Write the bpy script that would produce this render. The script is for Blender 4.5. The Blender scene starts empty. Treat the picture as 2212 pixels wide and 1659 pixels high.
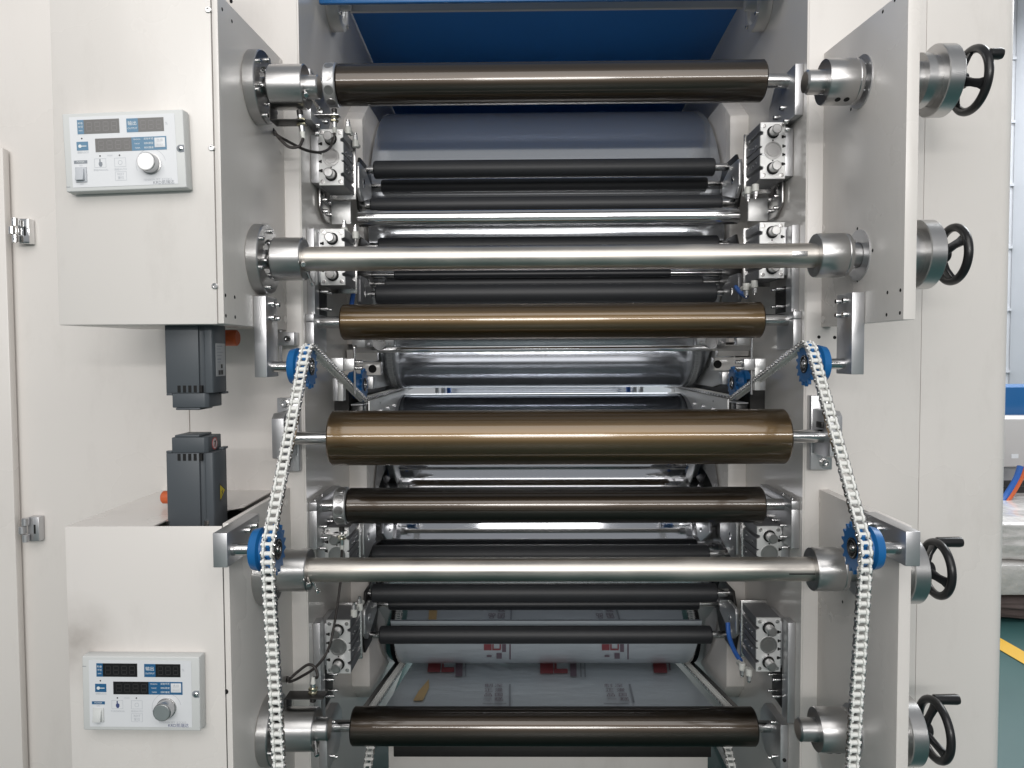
import bpy, bmesh, math, random
from mathutils import Vector, Matrix
random.seed(7)
PI = math.pi
SC = bpy.context.scene
COL = SC.collection
# ------------------------------------------------------------------ camera
FPX, CX, CY = 1580.0, 1106.0, 829.5          # focal length and centre in 2212 px wide picture units
camd = bpy.data.cameras.new('camera'); camd.sensor_width = 36; camd.lens = FPX / 2212 * 36
camd.clip_start = .05; camd.clip_end = 200
cam = bpy.data.objects.new('camera', camd); COL.objects.link(cam); SC.camera = cam
RC = (Matrix.Rotation(math.radians(.7), 3, 'Z') @ Matrix.Rotation(math.radians(90 - 2.3), 3, 'X')
      @ Matrix.Rotation(math.radians(-.3), 3, 'Z'))
O = Vector((0, 0, 1.5))
cam.matrix_world = Matrix.Translation(O) @ RC.to_4x4()
# ------------------------------------------------------------------ light
w = bpy.data.worlds.new('World'); SC.world = w; w.use_nodes = True
w.node_tree.nodes['Background'].inputs[0].default_value = (.93, .96, 1, 1)
w.node_tree.nodes['Background'].inputs[1].default_value = .32
def area(name, loc, rot, sx, sy, power, col=(1, 1, 1)):
    l = bpy.data.lights.new(name, 'AREA'); l.shape = 'RECTANGLE'; l.size = sx; l.size_y = sy; l.energy = power; l.color = col
    o = bpy.data.objects.new(name, l); COL.objects.link(o); o.location = loc; o.rotation_euler = rot
    return o
area('window_light', (.25, -5, 2.85), (math.radians(84), 0, 0), 1.6, 1.5, 66, (1, .975, .945))
area('tube_lamp_row_light', (.2, -4.8, 2.95), (math.radians(83), 0, 0), 6.4, .2, 118, (1, .985, .965))
area('ceiling_light', (-.3, -1.0, 3.75), (math.radians(74), 0, 0), 4.2, 2.2, 60, (1, .975, .95))
area('rear_fill_light', (.3, 7.5, 3.6), (math.radians(-70), 0, 0), 8, 3, 150, (.95, .98, 1))  # unseen lamp added behind the machine to brighten its interior
area('side_fill_light', (6, 5.5, 5.5), (0, 0, 0), 5, 5, 520, (.95, .98, 1))  # unseen lamp added overhead to brighten the right background
SC.view_settings.view_transform = 'Standard'; SC.view_settings.look = 'None'
SC.view_settings.exposure = .16; SC.view_settings.gamma = 1
SC.cycles.max_bounces = 8
# ------------------------------------------------------------------ measuring helpers
def ray(px, py): return RC @ Vector(((px - CX) / FPX, -(py - CY) / FPX, -1))
def at(px, py, Y): d = ray(px, py); return O + d * (Y / d.y)
def ZZ(px, py, Y): return at(px, py, Y).z
def XX(px, py, Y): return at(px, py, Y).x
XC = .084                                    # middle plane of the machine
WALL = 1.907                                 # front of the side frames
PL = .6935                                   # half distance of the bearing plates
IN = .655                                    # half width of the opening
AX = 1.70                                    # depth of the chuck axes
def mx(s, u): return XC + s * u
# ------------------------------------------------------------------ materials
MATS = {}
def nd(m): return m.node_tree.nodes, m.node_tree.links
def mat(name, col, rough=.5, metal=0, spec=.5, coat=0, coatr=.1, bump=0, bscale=(200, 200, 200), var=0, vscale=3, rvar=0,
        aniso=0, trans=0, emit=None, bdist=.0004):
    m = bpy.data.materials.new(name); m.use_nodes = True; N, L = nd(m); b = N['Principled BSDF']
    b.inputs['Base Color'].default_value = (*col, 1); b.inputs['Roughness'].default_value = rough
    b.inputs['Metallic'].default_value = metal; b.inputs['Specular IOR Level'].default_value = spec
    b.inputs['Coat Weight'].default_value = coat; b.inputs['Coat Roughness'].default_value = coatr
    b.inputs['Transmission Weight'].default_value = trans
    tc = N.new('ShaderNodeTexCoord')
    if var or rvar:
        n = N.new('ShaderNodeTexNoise'); n.inputs['Scale'].default_value = vscale; n.inputs['Detail'].default_value = 6
        L.new(tc.outputs['Object'], n.inputs['Vector'])
        if var:
            mr = N.new('ShaderNodeMapRange'); mr.inputs['From Min'].default_value = .1; mr.inputs['From Max'].default_value = .9
            mr.inputs['To Min'].default_value = 1 - var; mr.inputs['To Max'].default_value = 1 + var
            L.new(n.outputs['Fac'], mr.inputs['Value'])
            mu = N.new('ShaderNodeVectorMath'); mu.operation = 'SCALE'; mu.inputs[0].default_value = col
            L.new(mr.outputs[0], mu.inputs['Scale']); L.new(mu.outputs[0], b.inputs['Base Color'])
        if rvar:
            m2 = N.new('ShaderNodeMapRange'); m2.inputs['From Min'].default_value = .1; m2.inputs['From Max'].default_value = .9
            m2.inputs['To Min'].default_value = max(.02, rough - rvar); m2.inputs['To Max'].default_value = rough + rvar
            L.new(n.outputs['Fac'], m2.inputs['Value']); L.new(m2.outputs[0], b.inputs['Roughness'])
    if bump:
        mp = N.new('ShaderNodeMapping'); mp.inputs['Scale'].default_value = bscale
        L.new(tc.outputs['Object'], mp.inputs['Vector'])
        n2 = N.new('ShaderNodeTexNoise'); n2.inputs['Scale'].default_value = 1; n2.inputs['Detail'].default_value = 3
        L.new(mp.outputs[0], n2.inputs['Vector'])
        bp = N.new('ShaderNodeBump'); bp.inputs['Strength'].default_value = bump; bp.inputs['Distance'].default_value = bdist
        L.new(n2.outputs['Fac'], bp.inputs['Height']); L.new(bp.outputs[0], b.inputs['Normal'])
    if emit: b.inputs['Emission Color'].default_value = (*emit, 1); b.inputs['Emission Strength'].default_value = 1
    MATS[name] = m; return m
mat('cream', (.745, .71, .675), .3, spec=.5, var=.06, vscale=1.4, rvar=.16, bump=.12, bscale=(260, 260, 260))
mat('cream_gloss', (.72, .69, .655), .16, spec=.6, var=.02, vscale=2, bump=.05, bscale=(120, 120, 120))
mat('steel', (.60, .59, .58), .27, 1, var=.05, vscale=9, rvar=.05, bump=.12, bscale=(900, 40, 40))
mat('steel_flat', (.56, .56, .57), .36, .8, var=.06, vscale=12, rvar=.06, bump=.2, bscale=(60, 60, 900))
mat('steel_turned', (.52, .515, .51), .30, 1, var=.04, vscale=10, bump=.25, bscale=(1400, 20, 20))
mat('shaft', (.62, .615, .61), .16, 1, var=.03, vscale=15)
mat('tube_silver', (.53, .50, .46), .36, 1, var=.3, vscale=5, rvar=.2)
mat('chrome', (.72, .73, .75), .05, 1, rvar=.02, vscale=3)
mat('drum', (.60, .61, .64), .055, 1, rvar=.025, vscale=2)
mat('chrome_tube', (.75, .75, .75), .12, 1, rvar=.03, vscale=12)
mat('bronze', (.13, .084, .039), .43, 1, coat=.45, coatr=.10, var=.08, vscale=5)
mat('rubber', (.022, .023, .026), .48, 0, spec=.45, var=.1, vscale=20)
mat('rubber_dark', (.015, .016, .019), .4, 0, spec=.4)
mat('alu', (.78, .78, .78), .42, 1, var=.03, vscale=14, bump=.12, bscale=(300, 300, 300))
mat('alu_grey', (.23, .23, .24), .45, .6, var=.05, vscale=20)
mat('black_plastic', (.012, .012, .013), .3, 0, spec=.5, var=.1, vscale=30)
mat('black_hole', (.004, .004, .004), .8)
mat('dark_iron', (.045, .043, .042), .42, .6, var=.1, vscale=30)
mat('motor_grey', (.075, .085, .095), .45, 0, spec=.45, bump=.3, bscale=(700, 700, 700), var=.04, vscale=8)
mat('white_plastic', (.80, .80, .77), .38, 0, spec=.5)
mat('off_white', (.66, .66, .62), .4, 0, spec=.5)
mat('blue_plastic', (.012, .13, .36), .36, 0, spec=.5, var=.08, vscale=20)
mat('blue_paint', (.04, .19, .52), .3, 0, spec=.5, var=.05, vscale=2)
mat('blue_beam', (.012, .11, .30), .3, 0, spec=.5)
mat('cable', (.035, .03, .028), .5, spec=.4)
mat('blue_hose', (.03, .12, .42), .35, spec=.5)
mat('orange', (.55, .11, .03), .5)
mat('panel_case', (.64, .65, .64), .42, var=.01)
mat('panel_sheet', (.74, .75, .77), .35)
mat('panel_blue', (.025, .12, .26), .3)
mat('panel_display', (.016, .015, .016), .18, spec=.5)
mat('panel_display_glare', (.17, .165, .16), .3, spec=.5)  # this and the next two: window glare painted into the base colour
mat('panel_blue_glare', (.12, .24, .36), .35)
mat('segment_glare', (.22, .21, .21), .4)
mat('segment', (.03, .028, .028), .4)
mat('ink_grey', (.25, .27, .30), .6)
mat('ink_light', (.50, .52, .55), .6)
mat('ink_white', (.78, .8, .8), .5)
mat('ink_navy', (.06, .08, .2), .5)
mat('label_silver', (.40, .41, .42), .35, .4, var=.03, vscale=60)
mat('yellow_sign', (.55, .45, .02), .5)
mat('red_sign', (.45, .06, .06), .5)
mat('pink_sign', (.6, .5, .5), .5)
mat('film', (.52, .57, .61), .32, 0, spec=.5, coat=.5, coatr=.12, var=.06, vscale=3, bump=.6, bscale=(12, 26, 26), bdist=.006)
mat('print_red', (.28, .06, .07), .4)
mat('print_dark', (.17, .12, .15), .45)
mat('tape', (.55, .38, .17), .5)
mat('floor_green', (.026, .082, .08), .38, var=.12, vscale=1.5, rvar=.08)
mat('yellow_line', (.62, .36, .03), .45, var=.06, vscale=6)
mat('hall_wall', (.70, .71, .74), .55)
mat('grey_bench', (.55, .53, .52), .5, var=.03, vscale=5)
mat('dark_cloth', (.10, .075, .07), .85, var=.3, vscale=14)
mat('plastic_wrap', (.62, .60, .58), .22, 0, spec=.6, coat=.6, coatr=.08, bump=.9, bscale=(14, 14, 14), bdist=.02, var=.06, vscale=6)
mat('bronze_dark', (.052, .039, .028), .42, 1, coat=.42, coatr=.10, var=.08, vscale=5)
MATS['bronze_dark'].node_tree.nodes['Principled BSDF'].inputs['Coat IOR'].default_value = 2.1
mat('drum_satin', (.60, .62, .65), .12, .82, rvar=.03, vscale=2)
mat('alu_plate', (.76, .76, .75), .42, .45, var=.03, vscale=14, bump=.1, bscale=(300, 300, 300))
MATS['bronze'].node_tree.nodes['Principled BSDF'].inputs['Coat IOR'].default_value = 2.1
def grime(m, amount, sc):
    N, L = nd(m); bs = N['Principled BSDF']; old = bs.inputs['Base Color'].links[0].from_socket
    tc = N.new('ShaderNodeTexCoord'); mp = N.new('ShaderNodeMapping'); mp.inputs['Scale'].default_value = (1, 1, .35); L.new(tc.outputs['Object'], mp.inputs['Vector'])
    a = N.new('ShaderNodeTexNoise'); a.inputs['Scale'].default_value = sc; a.inputs['Detail'].default_value = 9; a.inputs['Roughness'].default_value = .72; L.new(mp.outputs[0], a.inputs['Vector'])
    r = N.new('ShaderNodeMapRange'); r.inputs['From Min'].default_value = .52; r.inputs['From Max'].default_value = .78; r.inputs['To Max'].default_value = amount; L.new(a.outputs['Fac'], r.inputs['Value'])
    mi = N.new('ShaderNodeMix'); mi.data_type = 'RGBA'; mi.inputs['B'].default_value = (.30, .26, .22, 1); L.new(r.outputs[0], mi.inputs['Factor']); L.new(old, mi.inputs['A']); L.new(mi.outputs['Result'], bs.inputs['Base Color'])
grime(MATS['cream'], .16, 7)
m = MATS['cream'].copy(); MATS['cream_smudged'] = m; m.name = 'cream_smudged'; N, L = nd(m)      # rub mark near one corner
bs = N['Principled BSDF']; old = bs.inputs['Base Color'].links[0].from_socket
tc = N.new('ShaderNodeTexCoord'); mp = N.new('ShaderNodeMapping'); mp.inputs['Location'].default_value = (.155 * 9, 0, -.905 * 9); mp.inputs['Scale'].default_value = (9, 0, 9)
L.new(tc.outputs['Object'], mp.inputs['Vector']); gr = N.new('ShaderNodeTexGradient'); gr.gradient_type = 'SPHERICAL'; L.new(mp.outputs[0], gr.inputs['Vector'])
nz = N.new('ShaderNodeTexNoise'); nz.inputs['Scale'].default_value = 22; nz.inputs['Detail'].default_value = 5; L.new(tc.outputs['Object'], nz.inputs['Vector'])
mu = N.new('ShaderNodeMath'); mu.operation = 'MULTIPLY'; L.new(gr.outputs['Fac'], mu.inputs[0]); L.new(nz.outputs['Fac'], mu.inputs[1])
mx_ = N.new('ShaderNodeMix'); mx_.data_type = 'RGBA'; mx_.inputs['B'].default_value = (.33, .29, .26, 1); L.new(mu.outputs[0], mx_.inputs['Factor']); L.new(old, mx_.inputs['A']); L.new(mx_.outputs['Result'], bs.inputs['Base Color'])
# brass-look sensor nut
mat('brass', (.62, .58, .42), .25, 1)
# ------------------------------------------------------------------ object helpers
def M(n): return MATS[n]
def tag(o, label, cat, group=None, kind=None):
    if label: o['label'] = label
    if cat: o['category'] = cat
    if group: o['group'] = group
    if kind: o['kind'] = kind
    return o
def thing(name, label, cat, loc=(0, 0, 0), group=None):
    o = bpy.data.objects.new(name, None); o.empty_display_size = .05; COL.objects.link(o); o.location = loc
    return tag(o, label, cat, group)
class MB:
    def __init__(s): s.v = []; s.f = []; s.mi = []
    def add(s, vs, fs, mi=0):
        b = len(s.v); s.v += [tuple(v) for v in vs]; s.f += [tuple(i + b for i in f) for f in fs]; s.mi += [mi] * len(fs); return s
    def box(s, x0, x1, y0, y1, z0, z1, mi=0):
        x0, x1 = sorted((x0, x1)); y0, y1 = sorted((y0, y1)); z0, z1 = sorted((z0, z1))
        return s.add([(x, y, z) for x in (x0, x1) for y in (y0, y1) for z in (z0, z1)],
                     [(0, 1, 3, 2), (4, 6, 7, 5), (0, 4, 5, 1), (2, 3, 7, 6), (0, 2, 6, 4), (1, 5, 7, 3)], mi)
    def lathe(s, c, prof, axis='X', n=40, mi=0, a0=0, a1=2 * PI):
        c = Vector(c); full = abs(a1 - a0 - 2 * PI) < 1e-6; m = n if full else n + 1
        def P(t, r, a):
            ca, sa = r * math.cos(a), r * math.sin(a)
            return {'X': Vector((t, ca, sa)), 'Y': Vector((ca, t, sa)), 'Z': Vector((ca, sa, t))}[axis] + c
        vs = []; rows = []
        for t, r in prof:
            if r < 1e-9: rows.append([len(vs)] * m); vs.append(P(t, 0, 0))
            else:
                rows.append(list(range(len(vs), len(vs) + m))); vs += [P(t, r, a0 + (a1 - a0) * k / n) for k in range(m)]
        fs = []
        for a, b in zip(rows, rows[1:]):
            for k in range(n):
                k2 = (k + 1) % m
                q = [a[k], a[k2], b[k2], b[k]]; q2 = []
                for i in q:
                    if i not in q2: q2.append(i)
                if len(q2) > 2: fs.append(q2)
        return s.add(vs, fs, mi)
    def cyl(s, p0, p1, r, n=16, r2=None, mi=0, bev=0):
        p0, p1 = Vector(p0), Vector(p1); d = (p1 - p0); ln = d.length; q = d.to_track_quat('Z', 'Y')
        r2 = r if r2 is None else r2
        t = MB(); b = min(bev, ln / 3, r / 2)
        if b: t.lathe((0, 0, 0), [(0, 0), (0, r - b), (b, r), (ln - b, r2), (ln, r2 - b), (ln, 0)], 'Z', n)
        else: t.lathe((0, 0, 0), [(0, 0), (0, r), (ln, r2), (ln, 0)], 'Z', n)
        return s.add([q @ Vector(v) + p0 for v in t.v], t.f, mi)
    def prism(s, poly, axis, a0, a1, mi=0):
        n = len(poly)
        def P(p, a): return {'X': (a, p[0], p[1]), 'Y': (p[0], a, p[1]), 'Z': (p[0], p[1], a)}[axis]
        vs = [P(p, a0) for p in poly] + [P(p, a1) for p in poly]
        fs = [tuple(range(n)), tuple(range(2 * n - 1, n - 1, -1))] + [(i, (i + 1) % n, n + (i + 1) % n, n + i) for i in range(n)]
        return s.add(vs, fs, mi)
    def tube(s, pts, r, n=8, mi=0, sub=6):
        P = [Vector(p) for p in pts]; Q = []
        for i in range(len(P) - 1):                                   # Catmull-Rom through the points
            a = P[i - 1] if i else P[0]; b, c = P[i], P[i + 1]; d = P[i + 2] if i + 2 < len(P) else P[i + 1]
            for k in range(sub):
                t = k / sub
                Q.append(.5 * ((2 * b) + (c - a) * t + (2 * a - 5 * b + 4 * c - d) * t * t + (3 * b - a - 3 * c + d) * t ** 3))
        Q.append(P[-1]); vs = []; fs = []; up = Vector((.31, .2, .93)).normalized()
        for i, q in enumerate(Q):
            tg = (Q[min(i + 1, len(Q) - 1)] - Q[max(i - 1, 0)]).normalized()
            x = tg.cross(up).normalized(); y = tg.cross(x).normalized()
            vs += [q + r * (math.cos(2 * PI * k / n) * x + math.sin(2 * PI * k / n) * y) for k in range(n)]
        for i in range(len(Q) - 1):
            fs += [(i * n + k, i * n + (k + 1) % n, (i + 1) * n + (k + 1) % n, (i + 1) * n + k) for k in range(n)]
        fs += [tuple(range(n)), tuple(range(len(vs) - 1, len(vs) - n - 1, -1))]
        return s.add(vs, fs, mi)
    def xf(s, mtx): s.v = [tuple(mtx @ Vector(v)) for v in s.v]; return s
    def mesh(s, name, mats, off=(0, 0, 0), bevel=0, seg=2, ang=32):
        me = bpy.data.meshes.new(name); o = Vector(off)
        me.from_pydata([Vector(v) - o for v in s.v], [], s.f)
        mats = [mats] if isinstance(mats, str) else mats
        for m in mats: me.materials.append(M(m))
        me.polygons.foreach_set('material_index', s.mi)
        bm = bmesh.new(); bm.from_mesh(me)
        bmesh.ops.recalc_face_normals(bm, faces=bm.faces)
        if bevel:
            es = [e for e in bm.edges if len(e.link_faces) == 2 and e.calc_face_angle(0) > math.radians(35)]
            bmesh.ops.bevel(bm, geom=es, offset=bevel, segments=seg, profile=.5, affect='EDGES', clamp_overlap=True)
        bm.to_mesh(me); bm.free()
        me.polygons.foreach_set('use_smooth', [True] * len(me.polygons)); me.set_sharp_from_angle(angle=math.radians(ang))
        return me
    def part(s, name, mats, parent, bevel=0, seg=2, label=None):
        off = parent.matrix_basis.translation if parent.parent is None else Vector((0, 0, 0))
        if parent.parent is not None:
            p = parent
            while p is not None: off = off + p.matrix_basis.translation; p = p.parent
        me = s.mesh(name, mats, off, bevel, seg)
        o = bpy.data.objects.new(name, me); COL.objects.link(o); o.parent = parent
        if label: o['label'] = label
        return o
    def solo(s, name, mats, label, cat, bevel=0, group=None, kind=None, loc=None, seg=2):
        if loc is None:
            xs, ys, zs = zip(*s.v); loc = ((min(xs) + max(xs)) / 2, (min(ys) + max(ys)) / 2, min(zs))
        me = s.mesh(name, mats, loc, bevel, seg)
        o = bpy.data.objects.new(name, me); COL.objects.link(o); o.location = loc
        return tag(o, label, cat, group, kind)
BOLTS = {}
def bolt(parent, p, d, r=.005, h=.008, m='shaft', name='bolt', socket=True):
    """socket head screw: head on the surface at p, pointing along d; shared mesh"""
    k = (round(r, 4), round(h, 4), m, name)
    if k not in BOLTS:
        b = MB().lathe((0, 0, 0), [(0, 0), (0, r), (h * .85, r), (h, r * .86), (h, r * .55), (h * .5, r * .5), (h * .5, 0)] if socket else
                       [(0, 0), (0, r), (h * .8, r), (h, r * .7), (h, 0)], 'Z', 12)
        BOLTS[k] = b.mesh(name, m)
    o = bpy.data.objects.new(name, BOLTS[k]); COL.objects.link(o); o.parent = parent
    off = Vector((0, 0, 0)); q = parent
    while q is not None: off = off + q.matrix_basis.translation; q = q.parent
    o.location = Vector(p) - off; o.rotation_mode = 'QUATERNION'; o.rotation_quaternion = Vector(d).to_track_quat('Z', 'Y')
    return o
def hole(parent, p, d, r=.0035): return bolt(parent, Vector(p) - Vector(d) * .0035, d, r, .004, 'black_hole', 'screw_hole', False)
SIDE = {-1: 'left', 1: 'right'}
# ------------------------------------------------------------------ setting
MB().box(-9, 12, -8, 14, -.02, 0).solo('floor', 'floor_green', None, None, kind='structure')
a, b = at(2150, 1482, 3.3), at(2212, 1535, 3.0)
fl = lambda px, py: O + ray(px, py) * (-1.5 / ray(px, py).z)
p = [fl(2080, 1334), fl(2380, 1504), fl(2380, 1535), fl(2080, 1358)]
MB().add([(q.x, q.y, .004) for q in p], [(0, 1, 2, 3)]).solo('floor_marking_line', 'yellow_line', None, None, kind='structure')
hw = MB(); hw.box(1.2, 11, 9.0, 9.1, 0, 7)
o = hw.solo('hall_wall', 'hall_wall', None, None, kind='structure')
for k in range(9):                                                     # horizontal girts on the hall wall
    MB().box(1.2, 11, 8.97, 8.995, .5 + k * .75, .53 + k * .75).part('girt', 'hall_wall', o)
MB().box(5.95, 6.25, 8.5, 8.98, 0, 7).part('column', 'hall_wall', o)
# right background things
b0 = thing('work_bench', 'grey steel bench behind the right frame at the picture edge', 'bench', (3.6, 5.2, 0))
def Bx(pa, pb, Y0, Y1): a, b = at(*pa, Y0), at(*pb, Y0); return MB().box(a.x, b.x, Y0, Y1, a.z, b.z)
Bx((2100, 905), (2500, 1008), 4.9, 5.9).part('top_box', 'grey_bench', b0, .01)
Bx((2130, 1009), (2500, 1052), 5.1, 5.9).part('back_panel', 'hall_wall', b0)
Bx((2100, 1052), (2500, 1064), 4.85, 5.9).part('shelf_edge', 'dark_iron', b0)
Bx((2100, 1065), (2500, 1092), 4.87, 5.9).part('shelf', 'grey_bench', b0)
Bx((2185, 981), (2200, 990), 4.895, 4.9).part('name_tag', 'panel_sheet', b0)
Bx((2300, 1092), (2330, 1420), 4.9, 5.0).part('leg', 'grey_bench', b0)
b1 = thing('blue_machine', 'blue machine cover standing on the grey bench', 'machine', (3.8, 5.2, at(2180, 904, 5.2).z))
Bx((2166, 836), (2400, 904), 5.2, 5.7).part('cover', 'blue_beam', b1, .01)
Bx((2152, 900), (2400, 904), 5.15, 5.8).part('base_plate', 'chrome_tube', b1)
Bx((2158, 838), (2165, 898), 5.25, 5.6).part('side_cover', 'blue_plastic', b1, .006)
MB().tube([at(2205, 1008, 4.8), at(2196, 1035, 4.78), at(2175, 1070, 4.75), at(2150, 1105, 4.7)], .022, 10).solo('blue_hose', 'blue_hose', 'thick blue hose hanging under the grey bench', 'hose')
MB().tube([at(2216, 1008, 4.78), at(2206, 1035, 4.76), at(2186, 1070, 4.73), at(2160, 1105, 4.68)], .012, 8).solo('orange_cable', 'orange', 'thin orange cable beside the thick blue hose', 'cable')
# wrapped pallet: lumpy plastic covered stack
def lump(c, sx, sy, sz, seed, name, m, label, cat):
    bm = bmesh.new(); bmesh.ops.create_icosphere(bm, subdivisions=5, radius=1); rnd = random.Random(seed)
    from mathutils import noise
    for v in bm.verts:
        q = v.co.copy(); k = 1 / max(abs(q.x), abs(q.y), abs(q.z)) ** .75
        q *= k; q *= 1 + .07 * noise.noise(q * 3 + Vector((seed, 0, 0))) + .035 * noise.noise(q * 9)
        v.co = Vector((q.x * sx, q.y * sy, q.z * sz))
    me = bpy.data.meshes.new(name); bm.to_mesh(me); bm.free(); me.materials.append(M(m))
    me.polygons.foreach_set('use_smooth', [True] * len(me.polygons))
    o = bpy.data.objects.new(name, me); COL.objects.link(o); o.location = c; return tag(o, label, cat)
lump((3.45, 4.5, .435), .95, .45, .115, 1, 'wrapped_roll', 'plastic_wrap', 'clear plastic wrapped bundle lying on top of the pale crate', 'bundle')
cr = MB().prism([(-.45, .14), (.45, .14), (.47, .325), (-.47, .325)], 'X', 2.5, 4.4)
cr.xf(Matrix.Translation((0, 4.5, 0))).solo('pale_crate', 'plastic_wrap', 'pale plastic covered crate under the wrapped bundle', 'crate', .03)
lump((3.5, 4.5, .068), 1.05, .48, .066, 5, 'dust_sheet', 'dark_cloth', 'crumpled dark brown sheet on the green floor under the crate', 'sheet')
# ------------------------------------------------------------------ side frames
for s in (-1, 1):
    lab = ('wide cream left side frame with the two control housings on it', 'cream right side frame with rounded outer edge')[s > 0]
    f = thing('side_frame', lab, 'frame', (mx(s, IN + .3), WALL, 0), 'cream side frames of the machine')
    outer = XX(2163, 800, 1.95) if s > 0 else -2.3
    body = MB()
    if s > 0:
        r = .035; pts = [(mx(1, IN), WALL + .0), (outer - r, WALL)] + [(outer - r + r * math.sin(a), WALL + r - r * math.cos(a)) for a in [PI / 2 * k / 6 for k in range(1, 7)]] + [(outer, 3.6), (mx(1, IN), 3.6)]
        seam = XX(1991, 700, WALL)
        MB().prism([(mx(1, IN), WALL), (seam - .0003, WALL), (seam - .0003, 3.6), (mx(1, IN), 3.6)], 'Z', 0, 2.9).part('front_panel', 'cream', f, .0015)
        MB().prism([(seam + .0003, WALL)] + pts[1:-1] + [(seam + .0003, 3.6)], 'Z', 0, 2.9).part('front_panel', 'cream', f)
    else:
        seam = XX(409, 900, WALL)
        MB().box(seam + .0012, mx(-1, IN), WALL, 3.6, 0, 2.9).part('front_panel', 'cream', f, .0015)
        MB().box(outer, seam - .0012, WALL + .001, 3.6, 0, 2.9).part('front_panel', 'cream', f, .0015)
    # glossy liner of the inner cheek, in front of the deeper pillar
    MB().box(mx(s, IN) , mx(s, IN - .004), WALL + .002, 3.58, .02, 2.85).part('inner_cheek', 'cream_gloss', f)
# screw holes of the right frame
fr = [o for o in COL.objects if o.name.startswith('side_frame')]
for px, py in ((1769, 728), (1803, 729)): hole(fr[1], at(px, py, WALL), (0, -1, 0), .005)
hole(fr[1], at(1695, 1643, WALL), (0, -1, 0), .005)
# pillars carrying the drums
for s in (-1, 1):
    for up in (1, 0):
        zt = ZZ(1100, 254, 2.39) if up else ZZ(1100, 905, 2.39)
        zb = ZZ(1100, 742, 2.39) if up else ZZ(1100, 1483, 2.39)
        c = .11
        poly = [(2.39, zb), (2.39, zt), (2.39 + c, zt + c * .75), (3.32, zt + c * .75), (3.32, zb), ] if up else [(2.39, zb), (2.39, zt), (3.32, zt), (3.32, zb - .07), (2.46, zb - .07)]
        lab = f'cream {"upper" if up else "lower"} pillar with chamfered end inside the {SIDE[s]} cheek'
        MB().prism(poly, 'X', mx(s, .652), mx(s, .592)).solo('pillar', 'cream', lab, 'pillar', .003, 'pillars beside the drums')
# back enclosure, top hood
z0 = ZZ(1165, 18, 2.46); z1 = ZZ(1165, 140, 2.95); z2 = ZZ(1165, 262, 3.45)
hd = thing('hood', 'dark blue sloping hood panel above the upper drum', 'hood', (XC, 2.9, z2))
MB().add([(mx(-1, .648), 2.44, z0 + .02), (mx(1, .648), 2.44, z0 + .02), (mx(1, .648), 3.5, z2), (mx(-1, .648), 3.5, z2),
          (mx(-1, .648), 2.44, z0 + .04), (mx(1, .648), 2.44, z0 + .04), (mx(1, .648), 3.5, z2 + .03), (mx(-1, .648), 3.5, z2 + .03)],
         [(0, 1, 2, 3), (4, 7, 6, 5), (0, 4, 5, 1), (1, 5, 6, 2), (2, 6, 7, 3), (3, 7, 4, 0)]).part('sloping_panel', 'blue_paint', hd)
MB().box(mx(-1, .648), mx(1, .648), 3.51, 3.54, 1.9, z2 + .03).part('rear_panel', 'blue_paint', hd)
MB().box(mx(-1, .64), mx(1, .64), 2.06, 2.075, ZZ(1200, 2, 2.06), 2.8).solo('blue_beam', 'blue_beam', 'blue painted cross beam along the very top of the opening', 'beam', .006)
MB().box(mx(-1, .60), mx(1, .60), 2.26, 2.275, ZZ(1200, 20, 2.26), 2.8).solo('grey_beam', 'grey_bench', 'narrow grey cross beam just below the blue top beam', 'beam', .004)
for s in (-1, 1):
    c = at(735 if s < 0 else 1637, 10, 2.24)
    h = thing('bearing_housing', f'round cream bearing housing on the {SIDE[s]} inner cheek under the beams', 'bearing', (mx(s, .64), 2.24, c.z), 'bearing housings under the top beams')
    x0, x1 = mx(s, .651), mx(s, .615)
    MB().lathe((0, 2.24, c.z), [(x0, 0), (x0, .075), (x1, .075), (x1, .055), (mx(s, .622), .05), (mx(s, .622), .02), (mx(s, .59), .018), (mx(s, .59), 0)]).part('flange', 'cream_gloss', h, .002)
    for k in range(4):
        a = PI / 4 + k * PI / 2
        bolt(h, (x1, 2.24 + .065 * math.cos(a), c.z + .065 * math.sin(a)), (-s, 0, 0), .006, .008)
# ------------------------------------------------------------------ left cabinet door
zt = ZZ(22, 319, 1.88)
d = thing('cabinet_door', 'cream cabinet door at the far left edge with two hinges', 'door', (-1.6, 1.89, 0))
MB().box(-2.2, XX(28, 1000, 1.878), 1.878, 1.902, 0, zt).part('door_panel', 'cream', d, .004)
for px, py, m in ((40, 497, 'chrome_tube'), (62, 1146, 'steel_flat')):
    c = at(px, py, 1.87)
    hg = MB(); hg.box(c.x - .012, c.x + .018, 1.884, 1.9065, c.z - .032, c.z + .032)
    h = hg.part('hinge', m, d, .002)
    for k in (-1, 0, 1):
        zz = c.z + k * .0215
        MB().cyl((c.x - .012 - (.008 if k == 0 else 0), 1.876, zz - .0098), (c.x - .012 - (.008 if k == 0 else 0), 1.876, zz + .0098), .009, 14, bev=.001).part('knuckle', m, h)
    MB().box(c.x + .004, c.x + .009, 1.8835, 1.886, c.z - .012, c.z + .012).part('slot', 'black_hole', h)
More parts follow.
